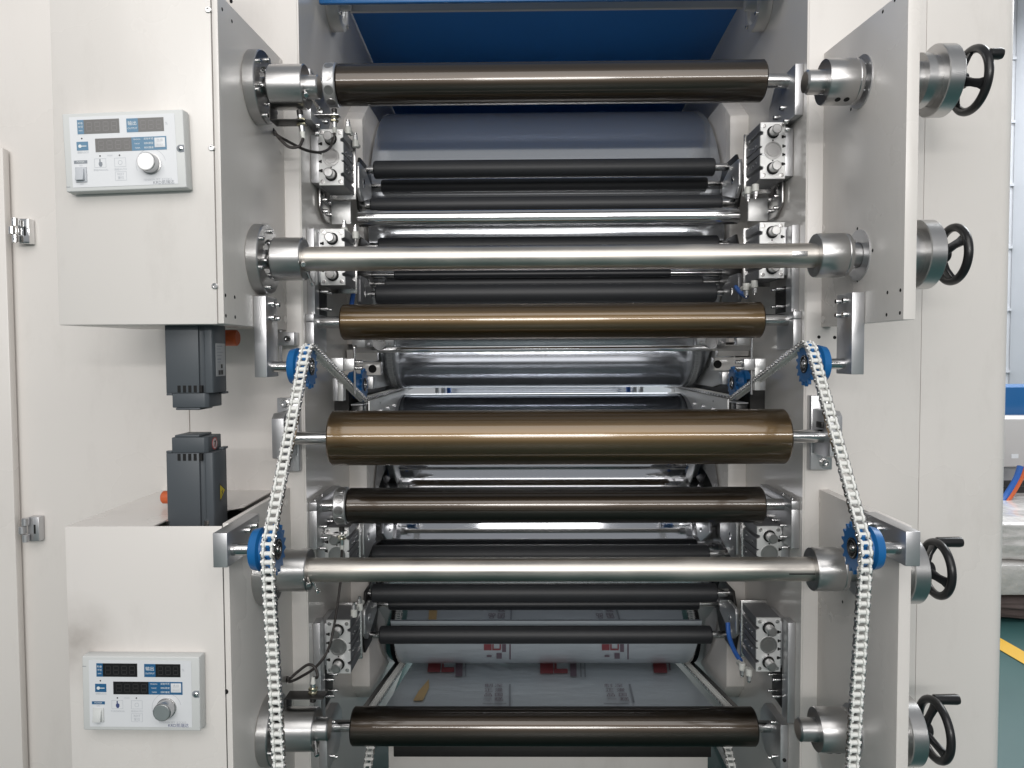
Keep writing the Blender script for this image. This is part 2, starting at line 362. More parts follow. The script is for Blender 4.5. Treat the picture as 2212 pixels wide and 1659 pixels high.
# ------------------------------------------------------------------ left housings
XL, XR = mx(-1, PL), mx(1, PL)
YF = 1.5
def back_top(): return ZZ(612, 130, WALL)
xl = -.951; PT = .012
ZB = 1.567
h = thing('control_housing', 'cream upper left control housing with the higher control panel on its front', 'housing', (-.78, 1.7, ZB))
zback = ZZ(612, 130, WALL)
slope = (2.2185 + .02 - zback) / (WALL - 1.545)
MB().prism([(YF, ZB), (WALL, ZB), (WALL, zback), (1.52, zback + (WALL - 1.52) * slope), (YF, 2.45)], 'X', XL - PT, XL).part('side_plate', 'cream', h, .001)
MB().prism([(YF - .0015, ZB - .0015), (WALL - .09, ZB + .001), (WALL - .09, ZB + .3), (WALL, ZB + .3), (WALL, zback), (1.52, zback + (WALL - 1.52) * slope), (YF - .0015, 2.45)], 'X', xl, XL - PT - .0015).part('cover', 'cream', h, .0025)
for px, py in ((451, 22), (458, 320), (465, 618)): bolt(h, at(px, py, YF), (0, -1, 0), .0065, .004, 'shaft', 'cover_screw')
pp = lambda px, py, X: O + ray(px, py) * (X / ray(px, py).x)
for px, py in ((487, 638), (507, 642), (488, 682), (508, 685), (501, 2), (501, 46), (480, 20)): hole(h, pp(px, py, XL), (1, 0, 0), .0045)
for px, py in ((607, 137), (607, 325), (614, 555), (616, 690)): bolt(h, pp(px, py, XL), (1, 0, 0), .010, .001, 'cream', 'plug_screw')
hole(h, pp(592, 285, XL), (1, 0, 0), .011)
ZT = 1.147
h2 = thing('control_housing', 'cream lower left control housing with the lower control panel on its front', 'housing', (-.78, 1.7, 0))
MB().box(xl, XL - PT - .0015, YF - .0015, YF + .002, .2, ZT).part('front_cover', 'cream_smudged', h2, .001)
MB().box(xl, xl + .003, YF + .0022, WALL, .2, ZT - .0002).part('end_cover', 'cream', h2)
mxl, mxr = XX(330, 1137, YF), XL - PT
MB().box(xl + .003, mxl, YF + .0022, WALL, ZT - .003, ZT).part('top_cover', 'cream', h2)
MB().prism([(mxl + .0005, 1.66), (mxr - .06, 1.66), (mxr - .03, 1.70), (mxr - .03, WALL), (mxl + .0005, WALL)], 'Z', ZT - .003, ZT).part('top_cover', 'cream', h2)
MB().box(mxl, mxr, YF + .003, WALL, ZT - .06, ZT - .055).part('shade_plate', 'black_hole', h2)  # black plate paints the shade inside the open top
MB().prism([(YF, .2), (WALL, .2), (WALL, ZT + .006), (YF, ZT + .006)], 'X', XL - PT, XL).part('side_plate', 'cream', h2, .001)
bolt(h2, at(488, 1494, YF), (0, -1, 0), .0055, .001, 'black_hole', 'slot', False)
for px, py in ((618, 1086), (622, 1470)): bolt(h2, pp(px, py, XL), (1, 0, 0), .010, .001, 'cream', 'plug_screw')
hole(h2, pp(620, 1468, XL), (1, 0, 0), .010)
# ------------------------------------------------------------------ right bearing plates
for up in (1, 0):
    lab = 'cream upper right bearing plate with two chucks and two hand wheels' if up else 'cream lower right bearing plate behind the white chain'
    g = thing('bearing_plate', lab, 'plate', (XR, 1.7, ZB if up else 0))
    if up:
        zbk = ZZ(1770, 115, WALL); sl = (2.2185 + .02 - zbk) / (WALL - 1.60)
        poly = [(YF, ZB), (WALL, ZB), (WALL, zbk), (1.55, zbk + (WALL - 1.55) * sl), (YF, zbk + (WALL - YF) * sl)]
    else:
        zl = ZZ(1650, 1600, WALL)
        poly = [(YF, .2), (1.70, .2), (WALL, ZZ(1755, 1600, WALL)), (WALL, ZZ(1765, 1057, WALL)), (YF, ZZ(1765, 1057, WALL) )]
    MB().prism(poly, 'X', XR, XR + .025).part('plate', 'cream', g, .0012)
    if up:
        for px, py in ((1837, 135), (1869, 148), (1838, 236), (1852, 494), (1885, 541), (1852, 606), (1917, 632), (1945, 627), (1915, 680), (1944, 676), (1907, 25), (1933, 0)): hole(g, pp(px, py, XR), (-1, 0, 0), .0045)
        for px, py in ((1776, 128), (1778, 317), (1778, 495), (1778, 690)): bolt(g, pp(px, py, XR), (-1, 0, 0), .010, .001, 'cream', 'plug_screw')
    else:
        for px, py in ((1822, 1163), (1820, 1300), (1812, 1530), (1808, 1620)): hole(g, pp(px, py, XR), (-1, 0, 0), .0045)
        for px, py in ((1768, 1080), (1756, 1422)): bolt(g, pp(px, py, XR), (-1, 0, 0), .010, .001, 'cream', 'plug_screw')
# ------------------------------------------------------------------ drums and film
def zc_of(yl, yr, xl_, xr_, Y): return (ZZ(xl_, yl, Y) + ZZ(xr_, yr, Y)) / 2
DY = 2.95; ZD = []; DRS = []
for yt, yb_ in ((243, 837), (848, 1431)):
    e = [math.atan2(ray(1180, y_).z, ray(1180, y_).y) for y_ in (yt, yb_)]
    m_, al = (e[0] + e[1]) / 2, (e[0] - e[1]) / 2; ZD.append(O.z + DY * math.tan(m_)); DRS.append(DY / math.cos(m_) * math.sin(al))
DR = DRS[1]
for i, lab in enumerate(('large mirror polished drum in the upper half behind the black rollers', 'large mirror polished drum in the lower half with printed film under it')):
    DR = DRS[i]
    d = thing('chill_drum', lab, 'drum', (XC, DY, ZD[i] - DR), 'large polished drums')
    L = .585
    MB().lathe((XC, DY, ZD[i]), [(-L, DR - .03), (-L, DR - .004), (-L + .004, DR), (L - .004, DR), (L, DR - .004), (L, DR - .03)], n=160).part('shell', ('drum_satin', 'drum')[i], d)
    for s in (-1, 1):
        MB().lathe((mx(s, L - .004), DY, ZD[i]), [(0, .0), (0, DR - .02), (s * .002, DR - .02), (s * .002, 0)], n=96).part('end_disc', 'steel_flat', d)
        MB().lathe((mx(s, L), DY, ZD[i]), [(0, .05), (s * .02, .05), (s * .02, 0)], n=32).part('journal', 'shaft', d)
# film round the underside of the lower drum and the web running forward from it
fm = thing('printed_film', 'bluish plastic film with red print wrapping the lower drum and running forward', 'film', (XC, 2.6, ZD[1] - DR))
hwf = .50
R2 = DR + .003; a_s = math.radians(205); a_e = math.radians(282)
fb = MB(); n = 40
tang = [(DY + R2 * math.cos(a_s + (a_e - a_s) * k / n), ZD[1] + R2 * math.sin(a_s + (a_e - a_s) * k / n)) for k in range(n + 1)]
vs = []; fs = []
for y, z in tang: vs += [(mx(-1, hwf + .035), y, z), (mx(1, hwf + .03), y, z)]
fs = [(2 * k, 2 * k + 1, 2 * k + 3, 2 * k + 2) for k in range(n)]
fb.add(vs, fs).part('wrapped_web', 'film', fm)
zw0 = ZZ(1180, 1428, 2.86); zw1 = ZZ(1180, 1535, 2.2)
wb = MB(); nx, ny = 60, 40; vs = []; fs = []
from mathutils import noise
for j in range(ny + 1):
    for i in range(nx + 1):
        t = j / ny; y = 2.98 + (2.14 - 2.98) * t; z = zw0 + (ZZ(1180, 1537, 2.2) - zw0) * ((y - 2.86) / (2.2 - 2.86))
        x = XC + hwf * (1.03 + .0 * t) * (2 * i / nx - 1)
        u = math.exp(-((i / nx - .34) ** 2) / .012 - ((t - .22) ** 2) / .02)
        z += .002 * noise.noise(Vector((x * 4, y * 5, 0))) + .010 * u * noise.noise(Vector((x * 34 + y * 20, y * 8, 3)))
        vs.append((x, y, z))
fs = [(j * (nx + 1) + i, j * (nx + 1) + i + 1, (j + 1) * (nx + 1) + i + 1, (j + 1) * (nx + 1) + i) for j in range(ny) for i in range(nx)]
wb.add(vs, fs).part('web', 'film', fm)
def web_pt(px, py):                                                    # picture point -> point on the web plane
    za, zb_, ya, yb_ = zw0, ZZ(1180, 1537, 2.2), 2.86, 2.2
    k = (zb_ - za) / (yb_ - ya); d = ray(px, py); t = (za - k * ya - O.z) / (d.z - k * d.y); return O + d * t + Vector((0, -.002, .006))
def web_quad(mb, x0, x1, y0, y1, skew=0): mb.add([web_pt(x0, y0), web_pt(x1, y0), web_pt(x1 + skew, y1), web_pt(x0 + skew, y1)], [(0, 1, 2, 3)])
def Dz(x, y): return ((1560 + x / 1.7839) * .54, (2540 + y / 1.7839) * .54)
red, dark, gry = [], [], []
def wq(mb, x0, y0, x1, y1, sk=0):
    a, b_ = Dz(x0, y0), Dz(x1, y1); mb.append(MB()); web_quad(mb[-1], a[0], b_[0], a[1], b_[1], sk * .3)
wq(red, 275, 200, 365, 275, -8); wq(red, 370, 240, 460, 275, -3); wq(red, 372, 205, 385, 240); wq(dark, 470, 205, 520, 305, -3); wq(gry, 535, 205, 545, 305)
wq(red, 1072, 200, 1165, 285); wq(red, 1170, 250, 1268, 283); wq(red, 1172, 205, 1188, 250, 2); wq(dark, 1285, 200, 1330, 305, 2); wq(gry, 1355, 205, 1365, 310, 3); wq(gry, 1385, 205, 1395, 310, 3)
wq(red, 1875, 200, 1970, 280, 8); wq(dark, 1985, 200, 1998, 260, 6)
wq(gry, 850, 360, 862, 520); wq(gry, 1702, 360, 1716, 490, 30); wq(gry, 662, 497, 830, 501); wq(gry, 1525, 497, 1700, 501)
for l_, n_, m_ in ((red, 'print_block', 'print_red'), (dark, 'print_text_block', 'print_dark'), (gry, 'print_rule', 'ink_grey')):
    for q_ in l_: q_.part(n_, m_, fm)
tp = MB().add([web_pt(*Dz(165, 480)), web_pt(*Dz(235, 478)), web_pt(*Dz(280, 385)), web_pt(*Dz(278, 325)), web_pt(*Dz(205, 410))], [(0, 1, 2, 3, 4)])
tp.part('paper_scrap', 'tape', fm)
# print on the wrapped web (seen just under the black roller)
def drum_pt(px, py, rr):
    d = ray(px, py); a = d.y ** 2 + d.z ** 2; oy, oz = O.y - DY, O.z - ZD[1]; b_ = oy * d.y + oz * d.z; c_ = oy * oy + oz * oz - rr * rr
    disc = b_ * b_ - a * c_
    return O + d * ((-b_ - math.sqrt(max(disc, 0))) / a)
r2, d2 = [], []
def dq(mb, x0, y0, x1, y1):
    k = 3; vs = []
    for j in range(k + 1):
        for x in (x0, x1): vs.append(drum_pt(*Dz(x, y0 + (y1 - y0) * j / k), R2 + .002))
    mb.append(MB().add(vs, [(2 * j, 2 * j + 1, 2 * j + 3, 2 * j + 2) for j in range(k)]))
for bx in (670, 1512):
    dq(r2, bx, 66, bx + 55, 110); dq(r2, bx + 60, 98, bx + 120, 110); dq(r2, bx + 60, 66, bx + 70, 98); dq(r2, bx + 112, 66, bx + 122, 98)
    dq(d2, bx + 130, 66, bx + 158, 122); dq(d2, bx + 20, 145, bx + 55, 158); dq(d2, bx + 90, 130, bx + 128, 170); dq(d2, bx + 182, 66, bx + 192, 175)
for q_ in r2: q_.part('print_block', 'print_red', fm)
for q_ in d2: q_.part('print_text_block', 'print_dark', fm)
# ------------------------------------------------------------------ text helper
def text_mb(items):
    """items: (string, size, Matrix) -> MB with all glyph meshes"""
    mb = MB()
    for st, size, mtx in items:
        cu = bpy.data.curves.new('t', 'FONT'); cu.body = st; cu.size = size; cu.align_x = 'CENTER'; cu.align_y = 'CENTER'; cu.resolution_u = 2
        ob = bpy.data.objects.new('t', cu); COL.objects.link(ob); bpy.context.view_layer.update()
        me = bpy.data.meshes.new_from_object(ob.evaluated_get(bpy.context.evaluated_depsgraph_get()))
        mb.add([mtx @ v.co for v in me.vertices], [tuple(p.vertices) for p in me.polygons])
        bpy.data.objects.remove(ob); bpy.data.curves.remove(cu); bpy.data.meshes.remove(me)
    return mb
its = []
for cx0, txts, sk in ((706, '制正品一', -3), (776, '深漫国糕', 0), (1558, '制正品一', 9), (1632, '深漫国糕', 14)):
    for k, ch in enumerate(txts):
        p0 = web_pt(*Dz(cx0 + sk * k, 376 + 33 * k)); ex = Vector((1, 0, 0)); ey = (web_pt(*Dz(cx0, 370)) - web_pt(*Dz(cx0, 400))).normalized()
        mt = Matrix((ex, ey, ex.cross(ey))).transposed().to_4x4(); mt.translation = p0 + Vector((0, 0, .002)); its.append((ch, .030, mt @ Matrix.Diagonal((1, 1.6, 1, 1))))
tm = text_mb(its); tm.part('print_lettering', 'print_dark', fm)
# ------------------------------------------------------------------ rollers across the opening
def roller(name, label, group, xl_, xr_, cyl_, cyr_, dpx, Y, m, shaft=None, ul=None, ur=None, cap='steel_turned', edge=.004):
    z = zc_of(cyl_, cyr_, xl_, xr_, Y); r = dpx / 2 * Y / FPX; x0, x1 = XX(xl_, cyl_, Y - r), XX(xr_, cyr_, Y - r)
    t = thing(name, label, 'roller', ((x0 + x1) / 2, Y, z - r), group)
    MB().lathe((0, Y, z), [(x0, r * .35), (x0, r - edge), (x0 + edge, r), (x1 - edge, r), (x1, r - edge), (x1, r * .35)], n=72).part('shell', m, t)
    for s, x in ((-1, x0), (1, x1)): MB().lathe((x, Y, z), [(-s * .003, 0), (-s * .003, r * .9), (-s * .0005, r * .9), (-s * .0005, 0)], n=40).part('end_cap', cap, t)
    if shaft:
        for s, x, u in ((-1, x0, ul), (1, x1, ur)):
            MB().lathe((0, Y, z), [(x, 0), (x, shaft), (mx(s, u) - s * .002, shaft), (mx(s, u), shaft - .002), (mx(s, u), 0)], n=28).part('shaft', 'shaft', t)
    return t, Vector(((x0 + x1) / 2, Y, z)), r, x0, x1
G = 'brown guide rollers'
b1 = roller('guide_roller', 'topmost brown guide roller with a dimpled ring at its left end', G, 722, 1662, 183, 176, 85, 1.99, 'bronze_dark', .0185, .645, .635)
b3 = roller('guide_roller', 'brown guide roller directly below the upper silver tube, clamped at both ends', G, 731, 1656, 696.5, 691, 77, 1.97, 'bronze', .016, .64, .64)
b4 = roller('guide_roller', 'thickest golden brown guide roller in the middle, in front of the frame', G, 702, 1716, 943, 945.5, 118.5, 1.82, 'bronze', .0165, .667, .667)
b5 = roller('guide_roller', 'brown guide roller below the thickest one, dimpled ring at its left end', G, 745, 1658, 1093.5, 1088.5, 77, 1.99, 'bronze_dark', .016, .635, .635)
b6 = roller('guide_roller', 'lowest dark brown guide roller in front of the printed film', G, 753, 1642, 1569.5, 1567.5, 81, 2.08, 'bronze_dark', .0165, .64, .64)
# dimpled rings
def dimple_ring(rol, xa, xb, py, lab, ph):
    t, c, r, x0, x1 = rol; Y = c.y; R = r * 1.045; xa, xb = XX(xa, py, Y - R), x0 - .001
    rg = MB(); N = 10; m = 0
    rg.lathe((0, Y, c.z), [(xa, .02), (xa, R - .003), (xa + .003, R), (xb - .003, R), (xb, R - .003), (xb, .02)], n=80)
    o = rg.part('dimpled_ring', 'alu', t, label=lab)
    for k in range(N):
        a = ph + 2 * PI * k / N; n_ = Vector((0, math.cos(a), math.sin(a))); cc = Vector(((xa + xb) / 2, Y, c.z))
        dr = (xb - xa) * .36
        q = n_.to_track_quat('Z', 'Y'); dm = MB(); segs = 20
        # conical dimple: a raised rim following the ring and a cone into it
        vs = []; fs = []
        for rr, hh in ((dr * 1.06, -.0), (dr, .0008), (0, -dr * .42)):
            for j in range(segs):
                b_ = 2 * PI * j / segs; lx = rr * math.cos(b_); ly = rr * math.sin(b_)
                ang = ly / R
                p = Vector((cc.x + lx, Y + (R + hh) * math.cos(a + ang), c.z + (R + hh) * math.sin(a + ang)))
                vs.append(p)
        vs = vs[:2 * segs] + [Vector((cc.x, Y + (R - dr * .0 + .0006) * math.cos(a), c.z + (R + .0006) * math.sin(a)))]
        fs = [(j, (j + 1) % segs, segs + (j + 1) % segs, segs + j) for j in range(segs)] + [(segs + j, segs + (j + 1) % segs, 2 * segs) for j in range(segs)]
        dm.add(vs, fs)
        dm.part('dimple', 'steel_turned', o)
dimple_ring(b1, 694, 722, 180, 'bright ring with cone shaped dimples', math.radians(212))
dimple_ring(b5, 717, 745, 1093, 'bright ring with cone shaped dimples', math.radians(184))
# black rubber and chrome rollers inside the opening
GB = 'black rubber rollers inside the opening'
R1 = roller('rubber_roller', 'black rubber roller just below the blue tinted top of the upper drum', GB, 805, 1547, 371, 357, 38, 2.34, 'rubber', .012, .575, .575, 'rubber_dark')
R2_ = roller('rubber_roller', 'thinner black roller tucked right under the first black roller', GB, 822, 1530, 403, 396, 27, 2.43, 'rubber', .010, .575, .575, 'rubber_dark')
R3 = roller('rubber_roller', 'black roller above the bright chrome tube', GB, 798, 1562, 446, 437, 34, 2.27, 'rubber', .012, .575, .575, 'rubber_dark')
R4 = roller('chrome_tube_roller', 'bright chrome tube between plate brackets below the black rollers', None, 770, 1600, 473, 466, 35, 2.20, 'chrome_tube', None, cap='chrome_tube')
R5 = roller('rubber_roller', 'black roller half hidden behind the upper silver tube', GB, 815, 1555, 533, 527, 38, 2.34, 'rubber', .012, .575, .575, 'rubber_dark')
R7 = roller('rubber_roller', 'thin black roller just below the upper silver tube', GB, 830, 1520, 614, 609, 24, 2.43, 'rubber', .010, .575, .575, 'rubber_dark')
R6 = roller('rubber_roller', 'black roller just above the clamped brown guide roller', GB, 809, 1551, 637, 631, 42, 2.34, 'rubber', .012, .575, .575, 'rubber_dark')
R9 = roller('rubber_roller', 'short black roller seen in the slot under the upper silver tube', GB, 850, 1450, 594, 590, 18, 2.41, 'rubber_dark', .010, .575, .575, 'rubber_dark')
L1 = roller('rubber_roller', 'black roller just above the lower silver tube', GB, 800, 1535, 1197, 1197, 40, 2.34, 'rubber', .012, .575, .575, 'rubber_dark')
L2 = roller('rubber_roller', 'black roller right below the lower silver tube', GB, 800, 1552, 1281, 1280, 40, 2.30, 'rubber', .012, .575, .575, 'rubber_dark')
L3 = roller('rubber_roller', 'black roller directly behind and below the one under the lower silver tube', GB, 838, 1512, 1305, 1304, 26, 2.43, 'rubber_dark', .010, .575, .575, 'rubber_dark')
L4 = roller('rubber_roller', 'lowest black roller above the printed film', GB, 817, 1541, 1371, 1371, 38, 2.34, 'rubber', .012, .575, .575, 'rubber_dark')
# silver tubes in the chucks
def tube_(lab, yl, yr):
    z = zc_of(yl, yr, 668, 1750, AX); r = .0281
    t = thing('winding_tube', lab, 'tube', (XC, AX, z - r), 'silver winding tubes')
    MB().lathe((0, AX, z), [(mx(-1, .585), 0), (mx(-1, .585), r), (mx(1, .64), r), (mx(1, .64), 0)], n=64).part('tube_body', 'tube_silver', t)
    return t, z
t1, zt1 = tube_('upper silver winding tube with faint worn rings near its left end', 559, 552.5)
t2, zt2 = tube_('lower silver winding tube with cloudy marks', 1229, 1231)
for k, (px, wd) in enumerate(((788, .004), (803, .0025), (812, .006), (826, .002), (848, .001))):
    x = XX(px, 556, AX); MB().lathe((0, AX, zt1), [(x - wd, .0279), (x - wd, .02825), (x + wd, .02825), (x + wd, .0279)], n=64).part('worn_ring', 'tube_silver', t1)
for px, dy in ((1745, 0),):
    p = at(px - 12, 1240, AX - .028); MB().box(p.x - .03, p.x + .03, AX - .0285, AX - .027, p.z - .0015, p.z + .0015).part('slot', 'black_hole', t2)
p = at(1726, 548, AX - .028); MB().box(p.x - .015, p.x + .02, AX - .0286, AX - .026, p.z - .006, p.z + .006).part('key', 'steel', t1, .001)
# ------------------------------------------------------------------ chucks
zch = {0: zc_of(187, 179, 640, 1810, AX), 1: zt1, 2: zt2, 3: zc_of(1577, 1573, 650, 1780, AX)}
lev = ('topmost', 'second', 'third', 'lowest')
def bolts_ring(t, x, z, R, n, d, r=.005, h=.006, ph=0):
    for k in range(n):
        a = ph + 2 * PI * k / n; bolt(t, (x, AX + R * math.cos(a), z + R * math.sin(a)), (d, 0, 0), r, h)
for i in range(4):
    z = zch[i]; tubed = i in (1, 2)
    t = thing('chuck', f'{lev[i]} steel chuck on the left plate' + (', holding the left end of a silver tube' if tubed else ', with an empty stub nose'), 'chuck', (mx(-1, .64), AX, z - .081), 'steel chucks on the left plate')
    P = lambda u: mx(-1, u)
    MB().lathe((0, AX, z), [(P(PL), 0), (P(PL), .079), (P(PL - .002), .081), (P(.668), .081), (P(.666), .079), (P(.666), .045), (P(.672), .043), (P(.672), 0)], n=72).part('flange', 'steel_turned', t)
    bolts_ring(t, P(.666), z, .066, 6, 1, .0055, .007, .4); bolts_ring(t, P(.672), z, .036, 4, 1, .004, .012, .2)
    MB().lathe((0, AX, z), [(P(.672), 0), (P(.672), .022), (P(.65), .022), (P(.65), 0)], n=40).part('spindle', 'shaft', t)
    c0, c1 = (.653, .583) if tubed else (.653, .573)
    MB().lathe((0, AX, z), [(P(c0), 0), (P(c0), .047), (P(c0 - .003), .0495), (P(c1 + .002), .0495), (P(c1), .048), (P(c1), 0)], n=64).part('body', 'steel_turned', t)
    if not tubed:
        MB().lathe((0, AX, z), [(P(c1), 0), (P(c1), .0265), (P(.546), .0265), (P(.543), .024), (P(.543), 0)], n=48).part('nose', 'steel_turned', t)
    for a, L in (((math.radians(215), .028), (math.radians(330), .03)) if not tubed else ((math.radians(200), .022), (math.radians(285), .026))):
        ds = Vector((.35, math.cos(a), math.sin(a))).normalized(); p0 = Vector((P(c1 + .004) + .006, AX + .03 * math.cos(a), z + .03 * math.sin(a)))
        MB().cyl(p0, p0 + ds * L, .0032, 10).cyl(p0 + ds * L, p0 + ds * (L + .008), .0056, 12, bev=.0008).part('clamp_screw', 'shaft', t)
for i in range(4):
    z = zch[i]; tubed = i in (1, 2); P = lambda u: mx(1, u)
    t = thing('chuck', f'{lev[i]} steel chuck on the right plate' + (', holding the right end of a silver tube' if tubed else ', with an empty stub nose'), 'chuck', (mx(1, .65), AX, z - .055), 'steel chucks on the right plate')
    MB().lathe((0, AX, z), [(P(PL), 0), (P(PL), .058), (P(PL - .003), .058), (P(PL - .003), .03), (P(PL - .0005), .03), (P(PL - .0005), 0)], n=64).part('collar_plate', 'steel_flat', t)
    MB().lathe((0, AX, z), [(P(PL - .001), 0), (P(PL - .001), .028), (P(.66), .028), (P(.66), 0)], n=48).part('spindle', 'steel_turned', t)
    c0, c1 = (.592, .664) if tubed else (.606, .682)
    MB().lathe((0, AX, z), [(P(c0), 0), (P(c0), .049), (P(c0 + .003), .0505), (P(c1 - .012), .0505), (P(c1 - .010), .0495), (P(c1 - .008), .0505), (P(c1), .049), (P(c1), 0)], n=64).part('body', 'steel_turned', t)
    if not tubed:
        MB().lathe((0, AX, z), [(P(c0), 0), (P(c0), .027), (P(.569), .027), (P(.565), .023), (P(.565), 0)], n=48).part('nose', 'steel_turned', t)
        for px in (.632, .652): bolt(t, (P(px), AX - .02, z - .0455), (0, -.4, -.9), .0065, .0015, 'black_hole', 'set_screw', False)
    for a in (2.5, 3.9): bolt(t, (P(c1 - .001), AX + .044 * math.cos(a), z + .044 * math.sin(a)), (1, 0, 0), .004, .006)
# ------------------------------------------------------------------ hand wheels
def handwheel(i, lab, ph, handle=True, hl=.066):
    z = zch[i]; dx = (0, -.033, -.056, -.054)[i]
    t = thing('hand_wheel', lab, 'hand wheel', (1.0 + dx, AX, z - .0765), 'black hand wheels on the right plates')
    x0 = XR + .0255
    MB().lathe((0, AX, z), [(x0, 0), (x0, .042), (.90 + dx, .042), (.90 + dx, .060), (.918 + dx, .060), (.918 + dx, .055), (.934 + dx, .055), (.934 + dx, .0765), (.936 + dx, .0785), (.968 + dx, .0785), (.970 + dx, .0765), (.970 + dx, 0)], n=72).part('adjuster_sleeve', 'steel_turned', t)
    MB().lathe((0, AX, z), [(.970 + dx, 0), (.970 + dx, .019), (1.012 + dx, .017), (1.014 + dx, .015), (1.014 + dx, 0)], n=32).part('hub', 'black_plastic', t)
    rm = MB(); R, r = (.067, .061, .061, .0665)[i], .0095; n, k = 64, 14
    rm.add([(1.024 + dx + r * math.sin(2 * PI * b / k), AX + (R + r * math.cos(2 * PI * b / k)) * math.cos(2 * PI * a / n), z + (R + r * math.cos(2 * PI * b / k)) * math.sin(2 * PI * a / n)) for a in range(n) for b in range(k)],
           [(a * k + b, a * k + (b + 1) % k, ((a + 1) % n) * k + (b + 1) % k, ((a + 1) % n) * k + b) for a in range(n) for b in range(k)])
    rm.part('rim', 'black_plastic', t)
    for q in range(3):
        a = ph + 2 * PI * q / 3; dv = Vector((0, math.cos(a), math.sin(a))); tv = Vector((0, -math.sin(a), math.cos(a)))
        sp = MB(); secs = []
        for f, wd, xx in ((.012, .012, 1.000), (.033, .0085, 1.010), (R - .016, .010, 1.018), (R - .005, .015, 1.024)):
            cpt = Vector((xx + dx, AX, z)) + dv * f
            secs.append([cpt + tv * wd + Vector((-.006, 0, 0)), cpt - tv * wd + Vector((-.006, 0, 0)), cpt - tv * wd + Vector((.005, 0, 0)), cpt + tv * wd + Vector((.005, 0, 0))])
        vs = [v for s_ in secs for v in s_]; fs = [(0, 1, 2, 3), (12, 15, 14, 13)] + [(4 * a_ + b, 4 * a_ + (b + 1) % 4, 4 * a_ + 4 + (b + 1) % 4, 4 * a_ + 4 + b) for a_ in range(3) for b in range(4)]
        sp.add(vs, fs).part('spoke', 'black_plastic', t, .002)
    if handle:
        a = handle; c = Vector((1.024 + dx, AX + R * math.cos(a), z + R * math.sin(a)))
        MB().lathe(c, [(0, 0), (0, .008), (.004, .008), (.007, .0115), (hl - .008, .0125), (hl - .002, .011), (hl, .006), (hl, 0)], n=24).part('crank_handle', 'black_plastic', t)
handwheel(0, 'topmost black hand wheel with a stub handle pointing right', math.radians(205), math.radians(146), .036)
handwheel(1, 'second black three spoke hand wheel, without visible handle', math.radians(150), 0)
handwheel(2, 'third black hand wheel, beside the lower right sprocket arm, with crank handle', math.radians(200), math.radians(78))
handwheel(3, 'lowest black hand wheel with long crank handle', math.radians(215), math.radians(76))
# ------------------------------------------------------------------ sprocket arms, sprockets, chains
SR = .047
y1, z1s = 1.705, (ZZ(676, 792, 1.705) + ZZ(1735, 786, 1.705)) / 2
y2, z2s = 1.447, (ZZ(599, 1186, 1.447) + ZZ(1834, 1184, 1.447)) / 2
y3, z3s = 2.285, (ZZ(792, 841, 2.285) + ZZ(1575, 817, 2.285)) / 2
def sprocket(s, y, z, lab, arm, small=False):
    t = thing('sprocket', lab, 'sprocket', (mx(s, .58), y, z - .05), 'blue plastic sprockets')
    N = 17; poly = []
    for k in range(N):
        for f, r in ((0, SR - .0065), (.2, SR - .004), (.38, SR + .004), (.5, SR + .0052), (.62, SR + .004), (.8, SR - .004)):
            a = 2 * PI * (k + f) / N; poly.append((y + r * math.cos(a), z + r * math.sin(a)))
    xa, xb = mx(s, .5805), mx(s, .5735)
    n = len(poly); ci = []
    rb = .021
    for k in range(n):
        a = math.atan2(poly[k][1] - z, poly[k][0] - y); ci.append((y + rb * math.cos(a), z + rb * math.sin(a)))
    vs = [(x, p[0], p[1]) for x in (xa, xb) for q in (poly, ci) for p in q]; fs = []
    for k in range(n):
        j = (k + 1) % n
        fs += [(k, j, n + j, n + k), (2 * n + k, 3 * n + k, 3 * n + j, 2 * n + j), (k, 2 * n + k, 2 * n + j, j), (n + k, n + j, 3 * n + j, 3 * n + k)]
    MB().add(vs, fs).part('toothed_disc', 'blue_plastic', t)
    MB().lathe((0, y, z), [(mx(s, .5815), .018), (mx(s, .5815), .034), (mx(s, .60), .036), (mx(s, .604), .044), (mx(s, .620), .040), (mx(s, .622), .036), (mx(s, .622), .014)], n=48).part('hub', 'blue_plastic', t)
    MB().lathe((0, y, z), [(mx(s, .579), .0209), (mx(s, .571), .0209), (mx(s, .571), .017), (mx(s, .5735), .016), (mx(s, .5735), .012), (mx(s, .579), .012)], n=40).part('bearing', 'dark_iron', t)
    MB().lathe((0, y, z), [(mx(s, .5795), .0185), (mx(s, .5705), .0185), (mx(s, .5705), .0172), (mx(s, .574), .0172)], n=40).part('retaining_ring', 'steel', t)
    MB().lathe((0, y, z), [(mx(s, arm), 0), (mx(s, arm), .0125), (mx(s, .600), .0125), (mx(s, .600), .0105), (mx(s, .572), .0105), (mx(s, .572), 0)], n=28).part('axle', 'shaft', t)
    bolt(t, (mx(s, .572), y, z), (-s, 0, 0), .0062, .0035)
